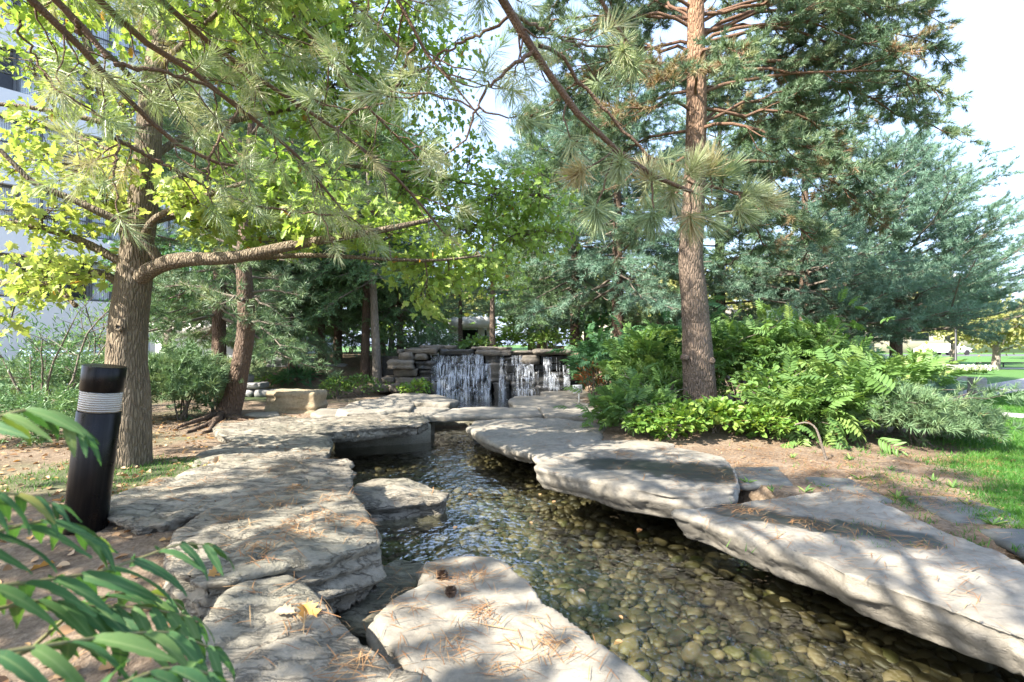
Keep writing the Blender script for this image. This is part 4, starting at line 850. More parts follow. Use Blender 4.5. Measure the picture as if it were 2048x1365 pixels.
    o = obj('crown', g, M['needle_scots'], root); o['kind'] = 'stuff'
scots_pine()

# ------------------------------------------------------------------ leaning pine on the left bank
def leaning_pine():
    rg = R(33); base = G(455,832,0.02); d0 = base[1]
    root = thing('leaning_pine', 'slim crooked pine leaning over bare roots on the left bank beside the box boulder', 'tree', base)
    pts = [D(452,838,d0), D(468,800,d0), D(480,740,d0), D(489,690,d0), D(494,640,d0), D(490,580,d0), D(486,520,d0), D(492,430,d0+.1), D(500,300,d0+.2), D(510,130,d0+.3)]
    g, TP = bark_trunk(np.array(pts), np.array([46,38,34,33,34,30,27,22,16,5])/2/FPX*d0, 20, 8, .09, .3, 90); obj('trunk', g, M['pine_bark'], root)
    for ex, ey, dx in ((345,858,-1.0),(370,868,-1.3),(400,872,-1.35),(415,850,-.4),(500,842,-.3),(520,835,.3)):
        b = G(ex,ey,.03); a = base + np.array([-.05,-.05,.12]); P = curve_pts(rg, a, b, 10, .04, .05); P[:,2] = np.maximum(hgt(P[:,0],P[:,1])+.02, P[:,2]*.55); P[-1,2] -= .05
        g = Geo(); g.tube(P, np.linspace(.06,.012,10), 7, .5, True, .15, ex); obj('root', g, M['pine_bark'], root)
    br = []
    for y0, ex, ey, dd in ((655,400,590,-.3),(610,340,560,.6),(600,330,575,.1),(590,570,640,-.2),(650,560,650,-.9),(590,600,590,.3),(560,560,560,.9),(540,420,520,-.8),(520,610,530,.2),(500,380,470,.5),(470,590,450,-.4),(440,400,400,.2),(400,580,380,.5),(380,430,330,-.5),(330,590,300,.2),(300,440,240,.3),(260,570,210,-.3),(220,460,160,.2),(600,440,610,-1.2),(610,520,600,1.2),(480,500,480,1.5),(520,470,540,-1.3)):
        z0 = CAM_Z-(y0-HORY)/FPX*d0; a = np.array([np.interp(z0, TP[:,2], TP[:,i]) for i in range(3)]); P = curve_pts(rg, a, D(ex,ey,d0+dd), 8, -.06, .06); br.append(P)
        g = Geo(); g.tube(P, np.linspace(.03,.007,8), 6, .5, True, .1, ex); obj('branch', g, M['grey_twig'], root)
    tp, td, tl = branch_set(rg, br, None, 13, .42, .1, .3, .1); g = Geo(); s_ = np.linspace(0,1,3)[None,:,None]; g.tubes(tp[:,None,:]+td[:,None,:]*tl[:,None,None]*s_, np.full((len(tp),3), .004), 3)
    o = obj('twig_work', g, M['grey_twig'], root); o['kind'] = 'stuff'
    pos = np.concatenate([tp+td*tl[:,None], (tp+td*(tl*.6)[:,None])[::2]]); dr = np.concatenate([td, td[::2]]); N = len(pos); sel = rg.integers(0,3,N); g = Geo()
    va = np.clip(.15+.6*rg.random(N)+.3*fbm(pos*1.5,2), 0, .95)
    for q in range(3): m = sel == q; g.inst(TP_PINE[q], pos[m], scaled(frames(nrm(dr[m]+rg.normal(0,.25,(m.sum(),3))), rg.uniform(0,6,m.sum())), rg.uniform(.75,1.2,m.sum())), va[m])
    o = obj('crown', g, M['needle_scots'], root); o['kind'] = 'stuff'
leaning_pine()

# ------------------------------------------------------------------ the maple on the left bank
def maple():
    rg = R(44); base = G(256,938,0.05); d0 = base[1]
    root = thing('maple_tree', 'maple with a stout tan trunk and yellow green leaves behind the black bollard', 'tree', base)
    pts = [D(252,952,d0), D(256,880,d0), D(256,800,d0), D(255,720,d0), D(258,640,d0), D(268,560,d0), D(276,480,d0), D(288,390,d0), D(296,300,d0), D(302,200,d0), D(318,90,d0+.1), D(335,-20,d0+.2), D(360,-250,d0+.4), D(370,-500,d0+.5)]
    g, TP = bark_trunk(np.array(pts), np.array([88,84,80,70,66,62,54,50,46,42,36,30,18,6])/2/FPX*d0, 36, 12, .05, .12, 150); obj('trunk', g, M['maple_bark'], root)
    kn = Geo(); c = D(238,655,d0-.19)                              # knot hole: a raised ring and a dark disc painted as its inner shade
    th = np.linspace(0,2*PI,15); kn.tube(np.stack([c[0]+.032*np.cos(th), np.full(15,c[1])-.004, c[2]+.028*np.sin(th)],1), .014, 7, .5, False)
    obj('knot', kn, M['maple_bark'], root); hl = Geo(); hl.tube(np.array([c+[0,.02,0], c+[0,-.004,0]]), [.026,.024], 12); obj('knot_dark_disc', hl, M['dark_room'], root)
    L = [ # limbs: pixel points with depth offsets and start/end width in pixels
      ([(262,575,0),(300,535,-.1),(340,522,-.2),(400,516,-.3),(460,520,-.3),(520,505,-.35),(590,490,-.4),(680,474,-.4),(760,462,-.4),(860,440,-.3)],34,8),
      ([(455,520,-.3),(520,515,-.2),(620,510,-.1),(700,514,0),(790,520,.1),(880,522,.2),(960,512,.3)],12,4),
      ([(318,524,-.15),(306,500,-.2),(286,478,-.25),(250,448,-.3),(200,425,-.4),(130,392,-.5),(70,372,-.6),(0,300,-.7)],20,7),
      ([(250,530,0),(225,515,-.05),(180,490,-.1),(110,462,-.2),(50,450,-.3),(-40,440,-.4)],18,11),
      ([(248,580,0),(230,560,.0),(205,543,.05),(160,552,.1),(110,566,.15),(50,572,.2),(-40,562,.3)],16,9),
      ([(110,566,.15),(130,590,.1),(152,613,.05)],11,9),
      ([(285,478,-.25),(300,440,-.3),(330,425,-.35),(390,400,-.4),(450,378,-.4),(540,350,-.4),(640,320,-.3)],13,5),
      ([(268,545,.1),(240,420,.35),(228,330,.5),(215,250,.6),(195,150,.7),(165,60,.8),(120,-60,.9)],24,12),
      ([(300,230,.1),(360,160,.2),(450,100,.3),(560,60,.4),(680,20,.5),(800,-30,.6)],18,6),
      ([(296,320,0),(370,270,.3),(470,240,.7),(580,220,1.0),(700,190,1.2),(820,170,1.4)],16,5),
      ([(290,380,.1),(400,340,.7),(540,330,1.2),(700,330,1.5),(860,350,1.7),(1000,380,1.8),(1110,400,1.8)],15,5),
      ([(280,450,.1),(400,420,.8),(560,410,1.5),(720,420,1.9),(900,440,2.0),(1060,470,1.9)],14,4),
      ([(225,250,.6),(140,230,.5),(60,215,.4),(-40,205,.3)],12,8),
      ([(215,300,.6),(150,270,.7),(90,190,.8),(40,100,.9)],9,4),
      ([(330,0,.2),(420,-60,.3),(600,-120,.4),(800,-140,.6)],16,5),
      ([(300,200,.1),(240,130,-.5),(160,60,-.9),(90,-20,-1.1)],13,5),
      ([(335,-40,.2),(260,-150,-.4),(120,-240,-.8)],13,5),([(340,-80,.2),(480,-240,-.6),(640,-330,-1.0)],13,5),([(350,-160,.2),(500,-300,1.0),(700,-380,1.6)],13,5),
      ([(302,210,.1),(330,120,-.9),(420,40,-1.8),(520,-60,-2.3)],12,4)]
    lines = []
    for k, (pp_, w0, w1) in enumerate(L):
        P = smooth_line(np.array([D(a, b, d0+c) for a, b, c in pp_]), 22); lines.append(P)
        g = Geo(); g.tube(P, np.linspace(w0, w1, 22)/2/FPX*d0, 10, .5, True, .10, k); obj('limb', g, M['maple_bark'], root)
    # leaf pads: pixel centre, depth offset, radius in pixels x/y, leaves, mean colour (0 yellow .. .8 green)
    pads = [(60,250,0,70,50,150,.25),(150,330,.1,90,50,240,.12),(90,420,-.3,90,40,210,.1),(210,390,-.2,60,40,150,.12),(230,330,-.3,45,30,110,.08),(60,520,0,80,40,190,.15),(160,545,-.1,70,28,130,.15),(60,590,.1,80,24,110,.2),(20,640,.1,50,20,60,.2),(130,470,-.2,60,25,90,.2),
     (60,120,.6,90,60,200,.45),(170,180,.6,80,60,190,.35),(30,340,.2,50,50,110,.25),(110,60,.8,120,60,220,.55),(250,200,.5,60,60,130,.3),(330,60,.4,90,60,170,.5),
     (370,395,-.4,60,28,120,.2),(450,440,-.3,70,40,190,.3),(560,440,-.4,80,45,230,.32),(650,425,-.4,70,40,190,.35),(560,500,-.2,80,25,130,.35),(690,490,-.2,80,26,130,.4),(780,470,-.2,70,40,150,.42),(420,480,-.3,50,28,80,.3),
     (560,350,-.3,60,40,120,.62),(640,370,0,70,50,150,.6),(480,330,.2,70,40,120,.45),
     (600,80,.4,110,70,330,.5),(720,50,.5,110,70,330,.55),(820,60,.9,80,70,230,.6),(660,170,.8,110,60,270,.55),(780,170,1.3,90,60,230,.6),(520,180,.7,90,60,190,.5),(450,90,.3,90,60,180,.5),(850,140,1.5,50,60,110,.6),
     (740,270,1.2,100,60,240,.6),(850,290,1.6,70,60,170,.62),(640,260,1.0,80,50,160,.55),(870,380,1.6,90,50,230,.55),(980,400,1.8,90,60,280,.5),(1080,390,1.8,70,60,190,.55),(920,460,1.9,100,45,260,.5),(1030,470,1.9,90,45,230,.5),(800,390,1.7,80,50,170,.58),(860,530,.6,90,35,190,.4),(960,530,1.2,90,30,150,.42),(1100,460,1.9,50,40,90,.55),
     (930,70,1.6,60,70,70,.62),(895,200,1.6,45,60,60,.6),(940,320,1.9,60,40,80,.6),(860,600,.4,28,34,60,.3),(1000,560,1.6,60,22,60,.4),(900,560,.6,40,20,50,.35),
     (40,40,-.6,120,70,150,.4),(150,-60,-.8,150,80,260,.4),(560,-80,-.3,200,90,420,.45),(500,-300,.4,320,120,600,.5),(200,-260,-.4,200,120,350,.45),(60,-220,2.0,150,110,500,.3),(-110,-220,2.3,150,110,450,.3),(130,-110,2.1,140,70,350,.3),(270,-170,1.4,140,80,380,.35),(-40,-400,2.6,170,120,500,.3),(20,-200,.2,190,90,480,.3),(-90,-330,.5,180,110,450,.3),(160,-420,1.4,200,110,480,.35),(200,-330,2.4,150,110,420,.35),(380,-260,2.6,170,110,420,.4),(100,-420,-.5,220,120,350,.4),(420,-480,0,260,120,450,.4),(350,-700,0,260,120,420,.4),(420,20,-1.6,110,50,140,.35),(520,-60,-2.2,120,60,160,.4)]  # most of these pads lie above the view, added to shade the slabs
    allp = np.concatenate(lines); tw = Geo(); pos, dr, va, nm = [], [], [], []
    for (px, py, dd, rx, ry, n, col) in pads:
        n = int(n*(.9 if px < 260 and py > 0 else 1.8)); rx *= 1.25; ry *= 1.4
        if 370 < px < 820 and 425 < py < 520: py -= 24; dd += .45; n = int(n*.8); ry *= .7
        c = D(px, py, d0+dd); s_ = (d0+dd)/FPX; rad = np.array([rx*s_, (rx*.75)*s_+.18, ry*s_])
        a = allp[np.argmin(np.linalg.norm(allp-c, axis=1))]; P = curve_pts(rg, a, c, 7, -.05, .06); tw.tube(P, np.linspace(.012,.005,7), 5, .5, False)
        m = max(4, n//8); q = c + nrm(rg.normal(size=(m,3)))*rad*rg.uniform(.25,1,(m,1))**.6
        st = P[rg.integers(3,7,m)]; TW = st[:,None,:]+(q-st)[:,None,:]*np.linspace(0,1,4)[None,:,None]; TW[:,1:3] += rg.normal(0,.02,(m,2,3)); tw.tubes(TW, np.array([[.005,.004,.003,.002]]).repeat(m,0), 3)
        k = rg.integers(0, m, n); f = rg.uniform(.45,1.05,n); p = st[k]+(q[k]-st[k])*f[:,None]+rg.normal(0,.085,(n,3)); d = nrm(q[k]-st[k])
        pos.append(p); dr.append(nrm(d*.5+nrm(rg.normal(size=(n,3)))*.7+np.array([0,-.1,-.28]))); va.append(np.clip(col+rg.normal(0,.13,n), 0, .92))
    o = obj('twig_work', tw, M['maple_bark'], root); o['kind'] = 'stuff'
    pos, dr, va = np.concatenate(pos), np.concatenate(dr), np.concatenate(va); va = np.where(rg.random(len(va)) < .012, .99, va)
    N = len(pos); sz = rg.uniform(.042,.108,N); up = nrm(np.array([0,0,1.0])+rg.normal(0,.5,(N,3))); fr = np.zeros((N,3,3))
    y = dr; x = nrm(np.cross(y, up)); z = np.cross(x, y); fr = np.stack([x,y,z],2); oak = va > .55
    px = 1024+pos[:,0]/pos[:,1]*FPX; py = HORY-(pos[:,2]-CAM_Z)/pos[:,1]*FPX; vis = (px > 0)&(px < 2048)&(py > 0); score = np.where(vis, sz/pos[:,1], 0); order = np.argsort(-score); near = np.zeros(N,bool); near[order[:300]] = True
    mes = {}
    for i in np.nonzero(near)[0]:
        key = (bool(oak[i]), round(float(va[i])*5))
        if key not in mes:
            tp = OAKLEAF if key[0] else MAPLE; me = raw_mesh('leaf', *tp, np.full(len(tp[0]), key[1]/5 if key[1] < 5 else .99)); me.materials.append(M['maple_leaf']); mes[key] = me
        o = bpy.data.objects.new('leaf', mes[key]); COL.objects.link(o); o.parent = root
        o.matrix_local = Matrix.Translation(Vector(pos[i])-root.location) @ (Matrix(fr[i].tolist()).to_4x4()) @ Matrix.Scale(float(sz[i]),4)
    g = Geo()
    for tp, m in ((OAKLEAF, oak&~near), (MAPLE, ~oak&~near)): g.inst(tp, pos[m], scaled(fr[m], sz[m]), va[m])
    o = obj('foliage', g, M['maple_leaf'], root); o['kind'] = 'stuff'
maple()

# ------------------------------------------------------------------ the pine whose branches hang over the viewer
def overhang():
    rg = R(55); base = np.array([-2.9, -1.6, 0.0])
    root = thing('overhanging_pine', 'long needled pine whose bare branches hang down across the top of the view', 'tree', base)
    TPp = np.array([(-2.9,-1.6,-.05),(-2.85,-1.6,1.5),(-2.8,-1.5,3),(-2.75,-1.45,5),(-2.7,-1.4,7),(-2.7,-1.4,9)])
    g, TP = bark_trunk(TPp, [.24,.2,.17,.14,.1,.03], 16, 9, .07, .3, 50); obj('trunk', g, M['pine_bark'], root)
    S = [ # main branches: pixel points with distance, widths in pixels at the near and far end
      ([(40,-10,2.5),(100,38,2.6),(150,62,2.7),(190,95,2.75),(215,128,2.8),(232,172,2.9),(268,222,3.0),(295,250,3.05),(335,292,3.15),(385,332,3.25),(440,345,3.3),(500,338,3.4)],17,5),
      ([(105,-10,2.7),(140,40,2.75),(180,80,2.8),(215,115,2.8)],15,11),
      ([(165,-10,2.9),(250,48,3.0),(300,92,3.1),(340,122,3.15),(420,162,3.3),(480,212,3.4),(545,258,3.55),(600,312,3.7),(650,380,3.8),(700,440,3.9)],15,4),
      ([(290,-10,3.2),(330,30,3.25),(380,62,3.3),(450,110,3.4),(520,162,3.5),(600,212,3.7),(680,262,3.9),(760,318,4.1),(830,392,4.3),(890,470,4.4)],13,4),
      ([(228,130,2.8),(320,140,2.95),(400,165,3.1),(470,205,3.3)],9,5),
      ([(160,70,2.7),(155,40,2.5)],8,7),
      ([(300,250,3.05),(250,262,2.9),(235,290,2.85),(228,340,2.8),(236,425,2.8)],7,3),
      ([(232,278,2.9),(300,315,3.1),(380,355,3.3),(430,385,3.4)],9,3),
      ([(480,212,3.4),(460,250,3.3),(430,290,3.2),(415,340,3.2),(420,395,3.2)],7,3),
      ([(40,40,2.5),(36,62,2.5),(70,110,2.6),(90,155,2.6),(110,180,2.7)],6,3),
      ([(1000,-10,2.5),(1040,45,2.5),(1062,85,2.5),(1078,135,2.52),(1115,185,2.55),(1155,232,2.6),(1195,288,2.62),(1240,322,2.65),(1290,352,2.7),(1350,375,2.75),(1385,385,2.78)],18,7),
      ([(1078,92,2.52),(1100,92,2.55),(1125,108,2.6),(1150,150,2.65),(1180,190,2.7),(1215,222,2.7),(1250,262,2.75),(1300,318,2.8),(1330,350,2.85),(1400,372,2.9),(1480,385,2.95)],9,4),
      ([(1066,105,2.5),(1030,130,2.45),(1000,152,2.45),(972,180,2.45),(958,210,2.45),(945,245,2.45),(930,280,2.45),(905,300,2.45)],9,3),
      ([(795,-10,2.9),(812,30,2.9),(828,70,2.9),(850,110,2.9),(880,140,2.9),(910,180,2.9),(945,205,2.9),(958,232,2.9)],8,3),
      ([(1018,20,2.5),(1060,45,2.7),(1110,70,2.9),(1180,95,3.1),(1230,90,3.2)],8,3),
      ([(1180,-20,3.2),(1215,25,3.2),(1240,65,3.2),(1262,95,3.2)],9,5),
      ([(690,-10,3.4),(730,40,3.4),(770,90,3.4),(800,95,3.4)],7,3),
      ([(830,85,2.9),(800,150,3.0),(790,200,3.0),(740,215,3.0),(700,225,3.1)],6,3),
      ([(1015,35,2.5),(980,60,2.5),(930,80,2.6),(880,110,2.7),(860,140,2.7),(835,190,2.7)],7,3),
      ([(560,-10,3.4),(600,60,3.5),(660,130,3.7),(720,200,3.9),(780,260,4.0),(850,330,4.2)],9,3),
      ([(400,-10,3.0),(470,40,3.2),(540,70,3.4),(620,90,3.5)],9,3),
      ([(430,385,3.4),(500,410,3.5),(580,425,3.6),(660,430,3.7)],5,3)]
    lines = []
    for k, (pp_, w0, w1) in enumerate(S):
        P = [D(a,b,c) for a,b,c in pp_]
        w_ = np.linspace(w0, w1, len(P))/2/FPX*np.array([c for _,_,c in pp_])
        if pp_[0][1] < 0:                                          # carry it on, out of the picture, to the trunk
            e = P[0]; zz = e[2]+1.1+.15*(k%4); a = np.array([np.interp(zz, TP[:,2], TP[:,i]) for i in range(3)]); m = (a*.45+e*.55)+np.array([0,0,.35])
            P = [a, m] + P; w_ = np.r_[w_[0]*2.0, w_[0]*1.4, w_]
        P = np.array(P); n = 26; Q = smooth_line(P, n); s_ = np.r_[0, np.cumsum(np.linalg.norm(np.diff(P,axis=0),axis=1))]
        rr = np.interp(np.linspace(0,1,n), s_/s_[-1], w_); Q[1:-1] += rg.normal(0,.006,(n-2,3))
        g = Geo(); g.tube(Q, rr, 9, .5, True, .16, k); obj('branch', g, M['twig'], root); lines.append(Q)
    # unseen crown above the viewer and left of him, of the same tree
    hi = []; gx = Geo()
    for i in range(9):
        z0 = rg.uniform(3.8,8.4); a = np.array([np.interp(z0, TP[:,2], TP[:,j]) for j in range(3)]); az = rg.uniform(-.9,3.6); l = rg.uniform(1.6,3.6)*(1.15-.09*z0)
        P = curve_pts(rg, a, a+np.array([math.cos(az)*l, math.sin(az)*l, rg.uniform(-.1,.5)]), 9, -.04, .06)
        q = P[:,1]; s_px = HORY-(P[:,2]-CAM_Z)/np.maximum(q,.3)*FPX
        if np.any((q > .2)&(s_px > -40)&(np.abs(P[:,0]/np.maximum(q,.3)) < 1.1)): continue
        hi.append(P); gx.tube(P, np.linspace(.03,.007,9), 6, .5, False)
    # twigs
    tw = Geo(); pos, dr = [], []
    def twigs(lines_, per_m, ln, start, dst, upd):
        for P in lines_:
            L = np.linalg.norm(np.diff(P,axis=0),axis=1).sum(); n = max(2, int(L*per_m)); f = np.sort(rg.uniform(start,1,n)); f[-1] = .995
            p, t = at_t(P, f)
            for i in range(n):
                sd = nrm(np.cross(t[i], rg.normal(size=3))); d = nrm(t[i]*rg.uniform(.3,1.0)+sd*rg.uniform(.4,1.0)+np.array([0,0,upd])) if i < n-1 else t[i]
                l = ln*rg.uniform(.35,1.2) if i < n-1 else .05; e = p[i]+d*l; Q = curve_pts(rg, p[i], e, 6, rg.uniform(-.05,.12), .10); tw.tube(Q, np.linspace(.0055,.0032,6), 4, .5, False)
                dst.append((Q[-1], nrm(Q[-1]-Q[-3])))
                if l > .22 and rg.random() < .5:
                    j = rg.integers(2,5); d2 = nrm(nrm(Q[j]-Q[j-1])+.8*rg.normal(size=3)); Q2 = curve_pts(rg, Q[j], Q[j]+d2*l*.5, 5, 0, .1); tw.tube(Q2, np.linspace(.0042,.0028,5), 4, .5, False); dst.append((Q2[-1], nrm(Q2[-1]-Q2[-2])))
    vis_t, hid_t = [], []
    left = [l for k, l in enumerate(lines) if k not in (1,5,10,11,15)]; twigs(left, 6.2, .36, .33, vis_t, -.12)
    # the end cluster of the right hand branch, tuft by tuft (pixel, distance, direction in the picture)
    pom = []
    for px, py, dd, dx, dy in ((1192,425,2.55,-.2,.6),(1160,345,2.55,-.7,.5),(1235,330,2.6,-.3,1),(1310,440,2.7,-.1,1),(1345,395,2.8,.2,.7),(1385,345,2.85,.3,-.9),(1380,445,2.75,.1,1),(1420,430,2.85,.5,.6),(1450,350,2.95,.5,-.8),(1500,385,2.95,1,-.2),(1530,400,3.0,1,.1),(1485,430,2.9,.6,.7),(1300,350,2.7,.2,-.8),(1250,105,3.2,.3,1),(1265,120,3.2,.1,1),(1420,340,2.9,.2,-1),(1340,360,2.8,-.2,-.8)):
        c = D(px,py,dd); a = lines[11 if px > 1330 else 10]; p = a[np.argmin(np.linalg.norm(a-c,axis=1))] if py > 150 else c-np.array([0,0,-.1]); Q = curve_pts(rg, p, c, 6, 0, .08); tw.tube(Q, np.linspace(.006,.004,6), 4, .5, False)
        for _ in range(2): pom.append((c+rg.normal(0,.012,3), nrm(np.array([dx, rg.uniform(-.6,.2), -dy])+rg.normal(0,.2,3))))
    twigs([lines[10], lines[11]], 3.0, .2, .55, vis_t, -.1)
    twigs(hi, 7.0, .4, .2, hid_t, .1)
    o = obj('twig_work', tw, M['twig'], root); o['kind'] = 'stuff'
    o = obj('upper_branch_work', gx, M['twig'], root); o['kind'] = 'stuff'
    tpl = [needle_tpl(84, .125, .0031, (12,78), 1.05, 60+q, segs=2, curve=.02) for q in range(4)]; mes = []
    for q in range(4):
        for c_ in (.0,.45):
            me = raw_mesh('needle_tuft', *tpl[q], np.full(len(tpl[q][0]), c_)); set_attr(me, 'rv', np.full(len(tpl[q][0]), .5)); me.materials.append(M['needle_near']); mes.append(me)
    tplp = [needle_tpl(115, .128, .0038, (12,88), .5, 80+q, segs=2) for q in range(3)]; mesp = []
    for q in range(3):
        me = raw_mesh('needle_tuft', *tplp[q], np.full(len(tplp[q][0]), .15+.2*q)); set_attr(me, 'rv', np.full(len(tplp[q][0]), .45)); me.materials.append(M['needle_near']); mesp.append(me)
    for p, d in pom:
        m3 = frames(d[None], np.array([rg.uniform(0,6)]))[0]; o = bpy.data.objects.new('needle_tuft', mesp[rg.integers(0,3)]); COL.objects.link(o); o.parent = root
        o.matrix_local = Matrix.Translation(Vector(p-d*.04)-root.location) @ Matrix(m3.tolist()).to_4x4() @ Matrix.Scale(float(rg.uniform(.85,1.15)),4)
    T_ = vis_t; P = np.array([a for a,_ in T_]); px = 1024+P[:,0]/P[:,1]*FPX; py = HORY-(P[:,2]-CAM_Z)/P[:,1]*FPX
    order = np.argsort(-np.where((px > -60)&(px < 2100)&(py > -60), 1/P[:,1], 0)); g = Geo()
    for n, i in enumerate(order):
        p, d = T_[i]; d = nrm(d+rg.normal(0,.15,3)); m3 = frames(d[None], np.array([rg.uniform(0,6)]))[0]; s_ = rg.uniform(.8,1.2)
        if n < 300-len(pom):
            o = bpy.data.objects.new('needle_tuft', mes[rg.integers(0,8)]); COL.objects.link(o); o.parent = root
            o.matrix_local = Matrix.Translation(Vector(p-d*.04)-root.location) @ Matrix(m3.tolist()).to_4x4() @ Matrix.Scale(float(s_),4)
        else: g.inst(tpl[n%4], (p-d*.04)[None], m3[None]*s_, np.array([rg.random()*.8]))
    tp2 = [needle_tpl(34, .12, .006, (12,78), .8, 70+q) for q in range(3)]; hp = np.array([a for a,_ in hid_t]); hd = np.array([b for _,b in hid_t]); sel = rg.integers(0,3,len(hp))
    for q in range(3): m = sel == q; g.inst(tp2[q], hp[m], frames(hd[m], rg.uniform(0,6,m.sum()))*1.1, rg.random(m.sum())*.8)
    o = obj('crown', g, M['needle_near'], root); o['kind'] = 'stuff'
    print('overhang tufts', len(vis_t), 'hidden', len(hid_t))
overhang()

# ------------------------------------------------------------------ unseen broad leaved trees, added so that their crowns break the sunlight
def shade_tree(seed, base, H, rad, n, label, trim=True):
    rg = R(seed); base = np.array(base, float); root = thing('shade_tree', label, 'tree', base)
    TPp = base + np.array([(0,0,-.05),(.05,0,H*.3),(.1,.1,H*.6),(.1,.1,H)]); g, TP = bark_trunk(TPp, [.2,.16,.1,.03], 14, seed, .05, .2, 40); obj('trunk', g, M['maple_bark'], root)
    lg = Geo(); pos, dr = [], []
    for i in range(15):
        a = at_t(TP, [rg.uniform(.42 if H < 7 else .55,.95)])[0][0]; az = i*2.4; l = rad*rg.uniform(.5,1.05); e = a+np.array([math.cos(az)*l, math.sin(az)*l, rg.uniform(.2,1.2)])
        P = curve_pts(rg, a, e, 8, -.05, .06); lg.tube(P, np.linspace(.04,.008,8), 6, .5, False); m = n//15
        c, t = at_t(P, rg.uniform(.35,1,m)); pos.append(c+rg.normal(0,.21,(m,3))*np.array([1,1,.6])); dr.append(nrm(t+rg.normal(0,.8,(m,3))-np.array([0,0,.2])))
    o = obj('branch_work', lg, M['maple_bark'], root); o['kind'] = 'stuff'
    pos, dr = np.concatenate(pos), np.concatenate(dr); N = len(pos); y = pos[:,1]; ok = ~((y > .3)&((pos[:,2]-CAM_Z)/np.maximum(y,.3) < .75)&(np.abs(pos[:,0])/np.maximum(y,.3) < 1.1)); ok = ok | (not trim); pos, dr = pos[ok], dr[ok]; N = len(pos)
    up = nrm(np.array([0,0,1.0])+rg.normal(0,.5,(N,3))); x = nrm(np.cross(dr, up)); fr = np.stack([x,dr,np.cross(x,dr)],2); g = Geo(); g.inst(MAPLE, pos, scaled(fr, rg.uniform(.12,.2,N)), np.clip(rg.normal(.45,.2,N),0,.9))
    o = obj('crown', g, M['maple_leaf'], root); o['kind'] = 'stuff'
shade_tree(61, (-6.9,-0.7,0), 5.6, 3.1, 1900, 'broad leaved tree beside the viewer on the left bank, unseen, added to dapple the rocks')
shade_tree(62, (-4.3,-2.9,0), 10.5, 3.5, 1700, 'broad leaved tree behind the viewer, unseen, added to shade the right slabs')
shade_tree(63, (-11.6,8.4,0), 12.0, 3.2, 4200, 'tall broad leaved tree at the left edge between the maple and the apartment house', False)
# ------------------------------------------------------------------ shrubs and ground plants
def shrub(name, label, cat, c, r, h, n, kind, m, seed, group=None, stems=6, size=.1, col=(.1,.9), base_h=.05, stem_m='grey_twig'):
    """stems rising from one foot, with leaves, fronds or needle sprays through the crown's volume"""
    rg = R(seed); c = np.array(c, float); root = thing(name, label, cat, c, group); lg = Geo(); ends = []
    for i in range(stems):
        az = i*2.4+rg.uniform(0,.6); q = r*rg.uniform(.25,.95); e = c + np.array([math.cos(az)*q, math.sin(az)*q, h*rg.uniform(.55,1.0)])
        P = curve_pts(rg, c+np.array([rg.normal(0,.05),rg.normal(0,.05),0]), e, 7, -.10, .06); lg.tube(P, np.linspace(.016,.005,7)*(.6+h*.4), 5, .5, False); ends.append(P)
        for k in range(3):
            p = P[rg.integers(3,7)]; e2 = p + np.array([rg.normal(0,.35)*r, rg.normal(0,.35)*r, rg.uniform(0,.3)*h]); Q = curve_pts(rg, p, e2, 5, 0, .08); lg.tube(Q, np.linspace(.007,.003,5), 4, .5, False); ends.append(Q)
    o = obj('stems', lg, M[stem_m], root); o['kind'] = 'stuff'
    allp = np.concatenate([E[2:] for E in ends])
    d0 = nrm(rg.normal(size=(n,3))); d0[:,2] = np.abs(d0[:,2])*1.0-.25*(rg.random(n)<.3); rad = rg.uniform(.45,1.02,n)**.7
    p = c + np.array([0,0,h*.42+base_h]) + d0*rad[:,None]*np.array([r,r,h*.58]); k = rg.random(n) < .3; p[k] = allp[rg.integers(0,len(allp),k.sum())]+rg.normal(0,size*.6,(k.sum(),3))
    p += (0.22*r*np.stack([vn(p*1.7+seed), vn(p*1.7+seed+40), .8*vn(p*1.7+seed+80)],1)); p[:,2] = np.maximum(p[:,2], c[2]+base_h)
    out = nrm(p-(c+np.array([0,0,h*.2]))); d = nrm(out*.8+rg.normal(0,.45,(n,3))+np.array([0,0,.12 if kind in ('needle','spray') else -.05])); fr = frames(d, rg.normal(0,.5,n)); sc = size*rg.uniform(.7,1.3,n)
    va = np.clip(col[0]+(col[1]-col[0])*(.5*rg.random(n)+.5*(.5+.5*fbm(p*2.2+seed,2))*1.1), 0, 1); g = Geo()
    T = {'frond':FRONDS,'round':[ROUND],'maple':[MAPLE],'lance':[LANCE],'needle':[(t[0]/.15,t[1],t[2]) for t in TP_PINE],'spray':[(t[0]/.17,t[1],t[2]) for t in TP_SPR]}[kind]; sel = rg.integers(0,len(T),n)
    for q in range(len(T)): mm = sel == q; g.inst(T[q], p[mm], scaled(fr[mm], sc[mm]), va[mm])
    o = obj('foliage', g, M[m], root); o['kind'] = 'stuff'; return root
def A(px, d, dz=0): x = (px-1024)/FPX*d; return (x, d, hgt(np.array([x]),np.array([d]))[0]+dz)
SG = 'sumac shrubs of the thicket'
